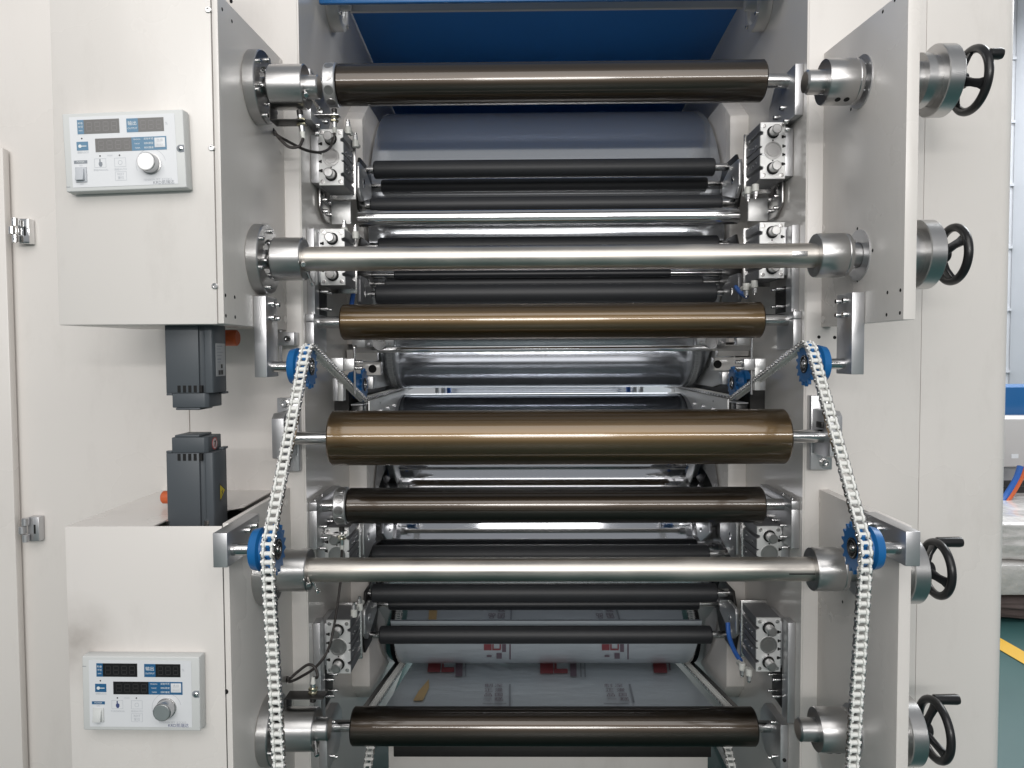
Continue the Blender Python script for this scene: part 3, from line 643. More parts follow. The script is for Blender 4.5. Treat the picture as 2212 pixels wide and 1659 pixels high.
for s in (-1, 1):
    S = SIDE[s]
    sprocket(s, y1, z1s, f'blue {S} sprocket where the white chain turns over at mid height', .664)
    sprocket(s, y2, z2s, f'blue {S} sprocket at the lower arm, nearest the camera', .664)
    sprocket(s, y3, z3s, f'small looking blue {S} sprocket inside the opening beside the drum', .64)
    t = thing('sprocket_mount', f'upright steel sprocket arm bolted to the {S} plate at mid height', 'arm', (mx(s, .678), 1.70, 1.451), 'steel sprocket arms')
    MB().box(mx(s, .664), mx(s, PL - .0005), 1.665, 1.745, 1.451, 1.637).part('bar', 'steel_flat', t, .002)
    for yy in (1.687, 1.725):
        for zz in (1.620, 1.588): bolt(t, (mx(s, .664), yy, zz), (-s, 0, 0), .006, .012)
    t = thing('sprocket_mount', f'horizontal steel sprocket arm bolted to the lower {S} plate', 'arm', (mx(s, .678), 1.5, 1.085), 'steel sprocket arms')
    MB().prism([(1.42, 1.083), (1.50, 1.083), (1.60, 1.135), (1.60, 1.152), (1.42, 1.152)], 'X', mx(s, .664), mx(s, PL - .0005)).part('bar', 'steel_flat', t, .002)
    for yy in (1.515, 1.555): bolt(t, (mx(s, .664), yy, 1.135), (-s, 0, 0), .0065, .012)
# chain path in the depth/height plane
def chain_path():
    R = SR; nr = lambda d: (d[1], -d[0])
    A = (1.462, .50); C2, C1, C3 = (y2, z2s), (y1, z1s), (y3, z3s)
    sub = lambda a, b: (a[0] - b[0], a[1] - b[1]); ln = lambda d: math.hypot(*d)
    D = sub(C2, A); th = math.atan2(D[1], D[0]) + math.asin(R / ln(D)); dA = (math.cos(th), math.sin(th))
    D = sub(C1, C2); l = ln(D); d21 = (D[0] / l, D[1] / l)
    D = sub(C3, C1); th = math.atan2(D[1], D[0]) + math.asin(-2 * R / ln(D)); d13 = (math.cos(th), math.sin(th))
    pts = [A]
    def arc(C, da, db, sg):
        na, nb = nr(da), nr(db); a0 = math.atan2(-sg * na[1], -sg * na[0]); a1 = math.atan2(-sg * nb[1], -sg * nb[0])
        if sg > 0:
            while a1 > a0: a1 -= 2 * PI
        else:
            while a1 < a0: a1 += 2 * PI
        for k in range(25):
            a = a0 + (a1 - a0) * k / 24; pts.append((C[0] + R * math.cos(a), C[1] + R * math.sin(a)))
    arc(C2, dA, d21, 1) if math.atan2(dA[1], dA[0]) > math.atan2(d21[1], d21[0]) else pts.append((C2[0] - R * nr(d21)[0], C2[1] - R * nr(d21)[1]))
    arc(C1, d21, d13, 1); arc(C3, d13, (1, 0), -1); pts.append((3.45, C3[1] - R))
    return pts
CP = chain_path(); PITCH = .0172
def dogbone(r, wst, L, n=8):
    p = []
    for k in range(n + 1): a = math.radians(-60 + 300 * 0) ; 
    for k in range(n * 2 + 1):
        a = math.radians(-50 + 280 * k / (n * 2)); p.append((r * math.cos(a), L + r * math.sin(a)))
    p.append((-wst, L / 2))
    for k in range(n * 2 + 1):
        a = math.radians(130 + 280 * k / (n * 2)); p.append((r * math.cos(a), r * math.sin(a)))
    p.append((wst, L / 2)); return p
il = MB(); db = dogbone(.0081, .0064, PITCH, 4)
for xs in (1, -1): il.prism(db, 'X', xs * .0060, xs * .0105)
for zz in (0, PITCH): il.cyl((-.0060, 0, zz), (.0060, 0, zz), .0050, 14)
ILM = il.mesh('inner_link', 'white_plastic', bevel=.0006, seg=1)
ol = MB(); db = dogbone(.0066, .0045, PITCH, 4)
for xs in (1, -1): ol.prism(db, 'X', xs * .0109, xs * .0125)
ol2 = MB()
for zz in (0, PITCH): ol.cyl((-.0142, 0, zz), (.0142, 0, zz), .0030, 10, mi=1)
OLM = ol.mesh('outer_link', ['steel', 'shaft', 'white_plastic'])
def resample(pts, step):
    out = [pts[0]]; acc = 0
    for a, b in zip(pts, pts[1:]):
        l = math.hypot(b[0] - a[0], b[1] - a[1]); t = step - acc
        while t <= l: out.append((a[0] + (b[0] - a[0]) * t / l, a[1] + (b[1] - a[1]) * t / l)); t += step
        acc = l - (t - step)
    return out
for s in (-1, 1):
    X = mx(s, .5775)
    t = thing('conveyor_chain', f'{SIDE[s]} white roller chain hanging down over the blue sprockets', 'chain', (X, y2, .5), 'white roller chains')
    P = resample(CP, PITCH)
    for i in range(len(P) - 1):
        o = bpy.data.objects.new('outer_link' if i % 2 else 'inner_link', OLM if i % 2 else ILM); COL.objects.link(o); o.parent = t
        o.location = (0, P[i][0] - y2, P[i][1] - .5); o.rotation_euler = (-math.atan2(P[i + 1][0] - P[i][0], P[i + 1][1] - P[i][1]), 0, 0)
# ------------------------------------------------------------------ chain guide rails running back beside the drums
zl = z3s - SR
for s in (-1, 1):
    t = thing('chain_rail', f'bright steel {SIDE[s]} chain rail running back between the two drums', 'rail', (mx(s, .57), 2.8, zl - .1), 'chain rails beside the drums')
    MB().box(mx(s, .556), mx(s, .5615), 2.27, 3.05, zl - .085, zl - .003).part('lower_guide', 'alu_plate', t, .001)
    MB().box(mx(s, .562), mx(s, .598), 2.20, 3.4, zl - .012, zl - .0085).part('track', 'steel_flat', t)
    MB().prism([(2.36, zl + .055), (2.62, zl + .02), (3.4, zl + .02), (3.4, zl + .14), (2.36, zl + .16)], 'X', mx(s, .600), mx(s, .606)).part('upper_guide', 'alu_plate', t, .001)
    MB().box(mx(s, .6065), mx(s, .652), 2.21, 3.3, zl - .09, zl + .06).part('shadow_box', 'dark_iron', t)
    for k in range(4): hole(t, (mx(s, .600), 2.46 + k * .11, zl + .09), (-s, 0, 0), .004)
    for k in range(3): bolt(t, (mx(s, .556), 2.42 + k * .13, zl - .045), (-s, 0, 0), .006, .012, 'steel_flat')
    hole(t, (mx(s, .556), 2.44, zl - .02), (-s, 0, 0), .004)
# thin rods between the drums
t = thing('cross_rods', 'thin steel rods in the narrow slot between the two drums', 'rods', (XC, 3.3, ZZ(1170, 850, 3.3)))
for k, py in enumerate((838.5, 842, 845.5, 848.5)):
    z = ZZ(1170, py, 3.35); MB().cyl((mx(-1, .44), 3.35, z), (mx(1, .44), 3.35, z), .0035, 10).part('rod', 'chrome_tube', t)
for px in (945, 958, 970, 1357, 1370, 1384):
    c = at(px, 843, 3.28); MB().box(c.x - .008, c.x + .008, 3.26, 3.30, c.z - .016, c.z + .016).part('clamp', 'alu' if px not in (970, 1357) else 'blue_hose', t, .002)
# ------------------------------------------------------------------ steel cross bar under the clamped brown roller
yb = 2.24
t = thing('cross_bar', 'flat bright steel cross bar under the clamped brown roller', 'bar', (XC, yb, ZZ(1190, 761, yb)))
zt, zb = ZZ(1190, 748, yb), ZZ(1190, 760, yb)
MB().box(XX(764, 755, yb), XX(1622, 750, yb), yb, yb + .03, zb, zt).part('bar', 'chrome_tube', t, .001)
for px in (820, 1536):
    c = at(px, 742, yb); MB().box(c.x - .045, c.x + .045, yb - .004, yb + .03, zt + .0004, zt + .032).part('clamp_block', 'steel_flat', t, .004)
    MB().lathe((c.x, yb - .004, zt + .012), [(0, 0), (0, .020), (-.002, .020), (-.002, .016), (-.001, .015), (-.001, 0)], 'Y', 32).part('cap', 'steel', t)
    for e in (-1, 1): bolt(t, (c.x + e * .032, yb - .004, zt + .010), (0, -1, 0), .005, .004)
for px in (775, 1606):
    c = at(px, 743, yb); MB().box(c.x - .02, c.x + .02, yb + .001, yb + .03, zt + .0004, zt + .03).part('end_block', 'alu', t, .001)
# fine adjust blocks with threaded rods
for s, px in ((-1, 744), (1, 1628)):
    yy = 2.06; c = at(px, 787, yy)
    t = thing('adjuster_block', f'small alloy block on a thin rod beside the {SIDE[s]} end of the cross bar', 'block', (c.x, yy, c.z - .018), 'small adjuster blocks')
    MB().box(c.x - .036, c.x - .0008, yy - .012, yy + .02, c.z - .0185, c.z + .0185).part('block', 'alu', t, .0015) if s < 0 else MB().box(c.x + .0008, c.x + .030, yy - .012, yy + .02, c.z - .016, c.z + .016).part('block', 'alu', t, .0015)
    MB().box(c.x + (0 if s < 0 else -.03), c.x + (.030 if s < 0 else 0), yy - .012, yy + .02, c.z - .016, c.z + .016).part('block', 'alu' if s < 0 else 'steel_flat', t, .0015)
    xr = c.x + (.028 if s < 0 else -.004)
    MB().cyl((xr, yy + .004, c.z - .085), (xr, yy + .004, c.z + (.045 if s < 0 else .075)), .0035, 12).part('threaded_rod', 'shaft', t)
    bolt(t, (xr, yy + .004, c.z + (.045 if s < 0 else .075)), (0, 0, 1), .006, .009)
    for e in (-1, 1): MB().cyl((c.x - s * .03, yy - .002, c.z + e * .0085 - .002), (c.x - s * .052, yy - .002, c.z + e * .0085 - .002), .0055, 12, bev=.001).part('lock_nut', 'shaft', t)
    g0, g1 = (at(718, 817, 2.05), at(730, 866, 2.05)) if s < 0 else (at(1642, 794, 2.05), at(1654, 843, 2.05))
    h0, h1 = (at(730.5, 817, 2.05), at(742, 866, 2.05)) if s < 0 else (at(1630, 794, 2.05), at(1641.5, 843, 2.05))
    MB().box(g0.x, g1.x, 2.05, 2.08, g1.z, g0.z).part('guide_strip', 'steel_flat', t, .001)
    MB().box(h0.x, h1.x, 2.046, 2.08, h1.z, h0.z).part('guide_strip', 'alu_plate', t, .001)
# grey bearing blocks on the pillars between sprocket and drum
for s in (-1, 1):
    c = at(804 if s < 0 else 1551, 797 if s < 0 else 787, 2.34)
    t = thing('pivot_block', f'grey block with a round hole behind the {SIDE[s]} inner sprocket', 'block', (mx(s, .61), 2.36, c.z - .04), 'grey pivot blocks')
    MB().box(mx(s, .535), mx(s, .652), 2.345, 2.388, c.z - .020, c.z + .022).part('block', 'cream_gloss', t, .002)
    MB().lathe((c.x, 2.3449, c.z), [(0, 0), (0, .013), (-.001, .013), (-.001, 0)], 'Y', 28).part('bore', 'black_hole', t)
    MB().box(mx(s, .548), mx(s, .645), 2.35, 2.386, c.z + .026, c.z + .062).part('upper_lip', 'cream_gloss', t, .002)
    MB().box(mx(s, .56), mx(s, .60), 2.348, 2.384, c.z - .065, c.z - .024).part('lower_lip', 'alu', t, .002)
# dark slot cover beneath the rails
for s in (-1, 1):
    pa, pb = ZZ(1100, 872, 2.12), ZZ(1100, 882, 2.12)
    MB().box(mx(s, .563), mx(s, .598), 2.205, 2.262, zl - .075, zl - .013).solo('dark_stop', 'black_plastic', f'black stop block under the {SIDE[s]} inner sprocket', 'block', .002, 'black stop blocks')
# ------------------------------------------------------------------ roller end brackets on the inner cheeks
def cheek_bracket(s, lab, ztop, zbot, ya, yb_, split=None, slope=0, low=None):
    t = thing('roller_bracket', lab, 'bracket', (mx(s, .64), ya, zbot), 'steel end brackets of the brown rollers')
    u0, u1 = IN - .0045, IN - .026
    if split: 
        MB().box(mx(s, u0), mx(s, u1), ya, yb_, split + .0006, ztop).part('clamp_cap', 'steel_flat', t, .0012)
        MB().prism([(ya, zbot), (yb_ - slope, zbot), (yb_, zbot + slope), (yb_, split - .0006), (ya, split - .0006)], 'X', mx(s, u0), mx(s, u1)).part('plate', 'steel_flat', t, .0012)
    else: MB().prism([(ya, zbot), (yb_ - slope, zbot), (yb_, zbot + slope), (yb_, ztop - slope), (yb_ - slope, ztop), (ya, ztop)], 'X', mx(s, u0), mx(s, u1)).part('plate', 'steel_flat', t, .0012)
    return t, mx(s, u1)
for s in (-1, 1):
    S = SIDE[s]; c = b1[1]
    t, xi = cheek_bracket(s, f'{S} end bracket of the topmost brown roller', ZZ(1732, 137, 1.93), ZZ(1732, 248, 1.93), 1.93, 2.13, None, .05)
    for yy, zz in ((1.98, -.11), (2.03, -.13), (2.06, -.075), (2.01, -.065), (1.97, -.135)): bolt(t, (xi, yy, c.z + zz), (-s, 0, 0), .007, .011)
    c = b3[1]
    t, xi = cheek_bracket(s, f'{S} clamp bracket of the brown roller under the upper silver tube', c.z + .021, ZZ(1170, 758, 1.93), 1.925, 2.05, c.z)
    bolt(t, (mx(s, IN - .015), 1.95, c.z + .021), (0, 0, 1), .005, .006)
    c = b5[1]
    t, xi = cheek_bracket(s, f'{S} clamp bracket of the brown roller with ring below the thickest roller', c.z + .022, ZZ(1170, 1186, 1.925), 1.925, 2.18, c.z, .03)
    for yy, zz in ((1.965, -.052), (1.965, -.083), (2.0, -.083), (1.95, -.108), (2.03, -.052)): bolt(t, (xi, yy, c.z + zz), (-s, 0, 0), .0045, .016)
    for yy in (1.95, 2.02): bolt(t, (mx(s, IN - .015), yy, c.z + .022), (0, 0, 1), .005, .005)
    c = b6[1]
    t, xi = cheek_bracket(s, f'{S} end bracket of the lowest brown roller', c.z + .05, c.z - .09, 1.99, 2.16, None, .04)
    for yy, zz in ((2.02, -.055), (2.05, -.075), (2.03, .038)): bolt(t, (xi, yy, c.z + zz), (-s, 0, 0), .005, .014)
    # thick roller bearing blocks on the frame front
    c = b4[1]
    t = thing('bearing_block', f'{S} steel bearing block of the thickest brown roller on the frame front', 'bearing block', (mx(s, .69), 1.85, ZZ(1200, 1013, 1.9)), 'bearing blocks of the thickest roller')
    z0_, z1_ = ZZ(1200, 988, 1.775), ZZ(1200, 902, 1.775)
    MB().prism([(1.775, z0_), (1.775, z1_), (1.79, z1_ + .012), (1.88, z1_ + .012), (1.88, z0_ - .006), (1.80, z0_ - .006)], 'X', mx(s, .664), mx(s, .694)).part('block', 'steel_flat', t, .0015)
    MB().box(mx(s, .660), mx(s, .715), 1.8805, 1.9065, ZZ(1200, 1014, 1.9), ZZ(1200, 856, 1.9)).part('base_plate', 'steel_flat', t, .0015)
    for py in (869, 1001):
        p = at(1200, py, 1.88); MB().lathe((mx(s, .694), 1.88, p.z), [(0, 0), (0, .013), (-.002, .013), (-.002, 0)], 'Y', 24).part('washer', 'steel', t)
        bolt(t, (mx(s, .694), 1.878, p.z), (0, -1, 0), .0095, .012)
    MB().box(mx(s, .6638), mx(s, .658), 1.81, 1.845, c.z + .02, c.z + .035).part('key', 'dark_iron', t, .001)
# ------------------------------------------------------------------ guided air cylinders
CYF = 1.99
def air_cylinder(s, yt, yb_, lab, px):
    zt, zb = ZZ(px, yt, CYF), ZZ(px, yb_, CYF); zc = (zt + zb) / 2; hh = (zt - zb) / 2
    u0, u1 = .560, .6265; uc = (u0 + u1) / 2
    t = thing('air_cylinder', lab, 'cylinder', (mx(s, uc), CYF + .06, zb), 'guided air cylinders')
    # body with two T-slots on the inner side
    prof = []
    def add(u, z): prof.append((mx(s, u), z))
    add(u1, zb); add(u1, zt)
    add(u0, zt)
    for zz in (zc + hh * .62, zc + hh * .13, zc - hh * .13, zc - hh * .62):
        wdt = .0065 if abs(zz - zc) > hh * .4 else .0025
        dp = .008 if wdt > .004 else .005
        add(u0, zz + wdt); add(u0 + dp, zz + wdt * (.5 if wdt > .004 else 1)); add(u0 + dp, zz - wdt * (.5 if wdt > .004 else 1)); add(u0, zz - wdt)
    add(u0, zb)
    MB().prism(prof, 'Y', CYF + .0065, CYF + .125).part('body', 'alu_grey', t, .0006, 1)
    fp = MB().prism(prof, 'Y', CYF, CYF + .006).part('front_plate', 'alu_plate', t, .0006, 1)
    for e in (1, -1):
        z = zc + e * hh * .64
        MB().lathe((mx(s, uc), CYF - .0006, z), [(.0004, 0), (.0004, .0178), (0, .0178), (0, 0)], 'Y', 36).part('bore', 'black_hole', t)
        MB().lathe((mx(s, uc), CYF - .0012, z), [(0, .0178), (-.0006, .0178), (-.0006, .0168), (0, .0168)], 'Y', 36).part('bore_rim', 'alu', t)
        MB().lathe((mx(s, uc), CYF - .034, z), [(0, 0), (0, .0108), (.002, .0128), (.0335, .0128), (.0335, 0)], 'Y', 32).part('guide_rod', 'steel_turned', t)
    MB().lathe((mx(s, uc), CYF, zc), [(-.0003, .0235), (-.0022, .0235), (-.0022, .0205), (-.0006, .020), (-.0006, .016), (-.0016, .0155), (-.0016, 0)], 'Y', 40).part('piston_cap', 'steel_turned', t)
    for eu in (-1, 1):
        for e in (1, -1): bolt(t, (mx(s, uc + eu * .024), CYF, zc + e * hh * .87), (0, -1, 0), .0055, .0012, 'steel')
    for e in (1, -1): bolt(t, (mx(s, uc), CYF, zc + e * hh * .36), (0, -1, 0), .0022, .0006, 'dark_iron', 'pin_hole', False)
    for zz, wd in ((zc + hh * .48, .010), (zc - hh * .48, .010), (zc + hh * .15, .008), (zc - hh * .15, .008)):   # black slots at the wall side
        MB().box(mx(s, u1 + .0004), mx(s, u1 - .0045), CYF - .0007, CYF + .004, zz - .0025, zz + .0025).box(mx(s, u1 - .0045), mx(s, u1 - wd), CYF - .0007, CYF + .004, zz - .0042, zz + .0042).part('slot', 'black_hole', t)
    for yy, zz in ((.03, .30), (.055, .28), (.03, -.32), (.055, -.36), (.085, .36), (.09, -.30)):
        bolt(t, (mx(s, u0), CYF + .0065 + yy, zc + hh * zz), (-s, 0, 0), .0036, .0015, 'shaft', 'side_screw', False)
    # rear plate and wall side mounting plate
    MB().box(mx(s, .5555), mx(s, .632), CYF + .126, CYF + .134, zb - .012, zt + .006).part('rear_plate', 'steel', t, .0008)
    MB().box(mx(s, u1 + .001), mx(s, IN - .005), CYF + .006, CYF + .12, zb + .008, zt - .012).part('mounting_plate', 'steel_flat', t, .001)
    return zc, hh
cy = {}
for s in (-1, 1):
    S = SIDE[s]
    cy[s, 0] = air_cylinder(s, 279 if s < 0 else 264, 400 if s < 0 else 386, f'topmost {S} air cylinder with two round guide rods', 717 if s < 0 else 1662)
    cy[s, 1] = air_cylinder(s, 494 if s < 0 else 480, 616 if s < 0 else 601, f'second {S} air cylinder, crossed by the upper silver tube', 720 if s < 0 else 1662)
    cy[s, 2] = air_cylinder(s, 1140 if s < 0 else 1137, 1258 if s < 0 else 1254, f'third {S} air cylinder, half hidden by the lower silver tube', 725 if s < 0 else 1652)
    cy[s, 3] = air_cylinder(s, 1340 if s < 0 else 1335, 1455 if s < 0 else 1451, f'lowest {S} air cylinder above the lowest brown roller', 728 if s < 0 else 1645)
    # long mounting strips on the inner cheek that carry the two pairs
    for a, b_, lab in (((490, 677), 0, 'upper'), ((1345, 1560), 1, 'lower')):
        z0_, z1_ = ZZ(1190, a[1], 1.95), ZZ(1190, a[0], 1.95)
        t = thing('mounting_strip', f'{lab} pale steel mounting strip on the {S} inner cheek', 'strip', (mx(s, .64), 1.96, z0_), 'mounting strips on the cheeks')
        MB().box(mx(s, IN - .0045), mx(s, IN - .024), 1.946, 1.988, z0_, z1_).part('strip', 'steel_flat', t, .001)
        MB().box(mx(s, IN - .0045), mx(s, IN - .024), 1.989, 2.07, z0_ + (.0 if not b_ else .02), ZZ(1190, 618 if not b_ else 1452, 1.95)).part('foot', 'dark_iron', t, .001)
        for yy in (2.0, 2.035):
            for zz in (.018, .065): bolt(t, (mx(s, IN - .024), yy, z0_ + zz + (.03 if b_ else 0)), (-s, 0, 0), .0045, .022)
    # brackets carrying the black rollers
    for (ya, yb2), (rol_a, rol_b), lab, m in (((345, 412), (R1, R3), 'upper', 'alu'), ((592, 658), (R5, R6), 'second', 'alu_grey'), ((1128, 1206), (L1, L1), 'third', 'alu'), ((1318, 1378), (L2, L4), 'lowest', 'alu')):
        za, zb_ = ZZ(1180, ya, 2.18), ZZ(1180, yb2, 2.18); ra, rb = rol_a[1].z, rol_b[1].z
        t = thing('roller_hanger', f'{lab} {S} hanger plate holding the ends of black rollers', 'bracket', (mx(s, .55), 2.3, zb_), 'hanger plates of the black rollers')
        MB().prism([(2.18, zb_ + .012), (2.18, za - .012), (2.19, za), (2.27, za), (2.36, za - .03), (2.36, zb_ + .02), (2.22, zb_ - .018)], 'X', mx(s, .5595), mx(s, .571)).part('plate', m, t, .0015)
        hi, lo = max(ra, rb) + .018, min(ra, rb) - .018
        MB().prism([(2.24, lo), (2.20, (hi + lo) / 2), (2.26, hi), (2.40, hi), (2.47, (hi + lo) / 2), (2.40, lo)], 'X', mx(s, .5722), mx(s, .580)).part('arm', 'dark_iron', t, .0015)
        zp = (za + zb_) / 2 - .004
        MB().lathe((mx(s, .5595), 2.245, zp), [(0, 0), (0, .013), (-s * .001, .013), (-s * .001, .010), (s * -.0004, .009), (-s * .0004, 0)], n=28).part('pivot_pin', 'chrome_tube', t)
        MB().cyl((mx(s, .5715), 2.20, zp), (mx(s, .592), 2.20, zp), .009, 20).part('pivot_bolt', 'shaft', t)
# plate brackets of the chrome tube
for s in (-1, 1):
    S = SIDE[s]; c = R4[1]
    t = thing('tube_bracket', f'sheet steel bracket at the {S} end of the chrome tube', 'bracket', (mx(s, .60), 2.18, c.z - .03), 'brackets of the chrome tube')
    zt, zb = c.z + .045, c.z - .022
    MB().box(mx(s, .583), mx(s, .640), 2.165, 2.172, zb, zt).part('front_plate', 'alu_plate', t, .0015)
    MB().prism([(2.05, zb + .03), (2.05, zt + .02), (2.165, zt + .02), (2.165, zb), (2.10, zb)], 'X', mx(s, .6405), mx(s, .6455)).part('cheek_plate', 'steel', t, .001)
    for yy in (2.085, 2.13):
        for zz in (.012, .045): bolt(t, (mx(s, .6405), yy, zb + .01 + zz), (-s, 0, 0), .006, .012)
# ------------------------------------------------------------------ pneumatic fittings
def fitting(px, py, Y, up, lab, m='off_white', tilt=0):
    c = at(px, py, Y); d = Vector((tilt, 0, 1 if up else -1)).normalized()
    t = thing('air_fitting', lab, 'fitting', c, 'small pneumatic fittings')
    MB().cyl(c, c + d * .020, .0095, 20, bev=.001).part('body', m, t)
    MB().cyl(c + d * .0202, c + d * .027, .0072, 6, bev=.0006).part('nut', 'alu', t)
    MB().cyl(c + d * .0272, c + d * .034, .0062, 6, bev=.0006).part('nut', 'alu', t)
    MB().cyl(c + d * .0342, c + d * .040, .0045, 14, bev=.0006).part('knob', 'shaft', t)
    e = Vector((0, 1, 0)); MB().cyl(c + d * .012 + e * .006, c + d * .012 + e * .035, .007, 14).part('hose_socket', m, t)
for px, py, Y, up, lab in ((744, 508, 2.03, 1, 'left front white air fitting on top of the second left cylinder'), (768, 516, 2.07, 1, 'left rear white air fitting on top of the second left cylinder'),
    (1616, 404, 2.06, 0, 'rear white air fitting under the topmost right cylinder'), (1632, 398, 2.03, 0, 'front white air fitting under the topmost right cylinder'),
    (1612, 612, 2.06, 0, 'rear white air fitting under the second right cylinder'), (1630, 606, 2.03, 0, 'front white air fitting under the second right cylinder'),
    (1603, 1432, 2.06, 0, 'rear white air fitting under the lowest right cylinder'), (1618, 1444, 2.03, 0, 'front white air fitting under the lowest right cylinder'),
    (765, 1332, 2.03, 1, 'front white air fitting on top of the lowest left cylinder'), (777, 1318, 2.08, 1, 'rear white air fitting on top of the lowest left cylinder'),
    (752, 290, 2.04, 1, 'front white air fitting on top of the topmost left cylinder'), (768, 318, 2.09, 1, 'rear white air fitting on top of the topmost left cylinder')):
    fitting(px, py, Y, up, lab)
for pts, lab in (([at(1572, 1345, 2.2), at(1575, 1375, 2.18), at(1586, 1405, 2.14), at(1600, 1428, 2.10)], 'blue air hose beside the lowest right cylinder'),
                 ([at(767, 610, 2.18), at(762, 640, 2.16), at(758, 668, 2.14)], 'blue air hose below the second left cylinder'),
                 ([at(1590, 620, 2.2), at(1600, 632, 2.15), at(1612, 640, 2.1)], 'blue air hose below the second right cylinder')):
    MB().tube(pts, .007, 10).solo('air_hose', 'blue_hose', lab, 'hose', group='blue air hoses')
# ------------------------------------------------------------------ sensors, sensor brackets and cables
def sensor(p, d, lab, ln=.05):
    p = Vector(p); d = Vector(d).normalized(); t = thing('proximity_sensor', lab, 'sensor', p, 'proximity sensors')
    MB().cyl(p, p + d * .012, .0072, 18, bev=.001).part('sensing_tip', 'dark_iron', t)
    MB().cyl(p + d * .0122, p + d * ln, .0066, 18).part('barrel', 'chrome_tube', t)
    for k in (.020, .030): MB().cyl(p + d * k, p + d * (k + .005), .0115, 6, bev=.0006).part('nut', 'brass', t)
    MB().cyl(p + d * ln, p + d * (ln + .016), .0062, 14, r2=.004).part('cable_boot', 'off_white', t)
    return p + d * (ln + .014)
e1 = sensor(at(722, 235, 1.985), (0, 0, -1), 'upright proximity sensor under the dimpled ring of the topmost roller')
e2 = sensor(at(647, 238, 1.70), (.12, 0, -1), 'proximity sensor under the topmost left chuck')
t = thing('sensor_bracket', 'bent sheet bracket holding the sensor under the topmost left chuck', 'bracket', at(630, 260, 1.70), 'sensor brackets')
c = at(634, 264, 1.70)
MB().box(c.x - .045, c.x + .028, 1.675, 1.725, c.z - .002, c.z).part('tray', 'dark_iron', t, .0005)
MB().box(c.x - .047, c.x - .0452, 1.675, 1.725, c.z - .002, c.z + .035).part('upright', 'dark_iron', t, .0005)
t = thing('sensor_bracket', 'thin horizontal bracket holding the sensor under the top dimpled ring', 'bracket', at(700, 252, 1.985), 'sensor brackets')
c = at(722, 252, 1.985); MB().box(c.x - .075, c.x + .016, 1.965, 2.0, c.z - .0015, c.z + .0005).part('tray', 'steel', t, .0004)
hp = pp(592, 286, XL)
MB().tube([e2, at(652, 306, 1.69), at(646, 316, 1.68), at(626, 318, 1.68), at(608, 304, 1.68), at(597, 292, 1.69), hp], .0035).solo('sensor_cable', 'cable', 'dark cable looping from the chuck sensor to the hole in the upper left housing', 'cable', group='sensor cables')
MB().tube([e1, at(720, 296, 1.97), at(712, 320, 1.92), at(690, 329, 1.85), at(660, 324, 1.79), at(625, 307, 1.74), at(600, 293, 1.71), hp + Vector((0, .006, .004))], .0035).solo('sensor_cable', 'cable', 'longer dark cable running from the ring sensor to the hole in the upper left housing', 'cable', group='sensor cables')
e3 = sensor(at(738, 1138, 1.985), (0, 0, -1), 'upright proximity sensor under the dimpled ring below the thickest roller')
e4 = sensor(at(676, 1516, 1.72), (.03, 0, 1), 'proximity sensor above the lowest left chuck', .045)
hp2 = pp(621, 1470, XL)
MB().tube([e3, at(738, 1200, 1.97), at(735, 1260, 1.94), at(722, 1350, 1.88), at(708, 1405, 1.85), at(683, 1440, 1.82), at(650, 1462, 1.78), at(628, 1472, 1.75), hp2], .0035).solo('sensor_cable', 'cable', 'long dark cable hanging from the middle ring sensor down to the lower left housing', 'cable', group='sensor cables')
MB().tube([e4, at(686, 1462, 1.73), at(680, 1442, 1.735), at(665, 1436, 1.74), at(642, 1452, 1.74), at(626, 1466, 1.74), hp2 + Vector((0, .005, .006))], .0035).solo('sensor_cable', 'cable', 'short dark cable arching from the lowest chuck sensor to the lower left housing', 'cable', group='sensor cables')
c = at(676, 1502, 1.72)
t = thing('sensor_bracket', 'dark bent bracket holding the sensor above the lowest left chuck', 'bracket', c, 'sensor brackets')
MB().box(c.x - .062, c.x + .03, 1.70, 1.74, c.z - .001, c.z + .002).part('tray', 'dark_iron', t, .0004)
MB().box(c.x - .064, c.x - .058, 1.70, 1.74, c.z - .055, c.z - .0012).part('upright', 'dark_iron', t, .0004)
t = thing('sensor_bracket', 'thin bracket holding the sensor below the middle dimpled ring', 'bracket', at(720, 1152, 1.985), 'sensor brackets')
c = at(738, 1152, 1.985); MB().box(c.x - .055, c.x + .014, 1.965, 2.0, c.z - .0015, c.z + .0005).part('tray', 'steel', t, .0004)
# clamp block with upright rod on the left frame
c = at(617, 732, 1.88)
t = thing('rod_clamp', 'grey clamp block with thin upright rod on the left frame beside the sprocket arm', 'clamp', (c.x, 1.89, c.z - .02))
MB().box(c.x - .03, c.x + .028, 1.862, 1.906, c.z - .017, c.z + .017).part('block', 'steel_flat', t, .002)
bolt(t, (c.x + .012, 1.862, c.z), (0, -1, 0), .008, .012)
MB().cyl((c.x - .012, 1.878, c.z - .08), (c.x - .012, 1.878, c.z - .0171), .004, 12).part('rod', 'shaft', t)
MB().cyl((c.x - .012, 1.878, c.z + .0171), (c.x - .012, 1.878, c.z + .03), .004, 12).part('rod', 'shaft', t)
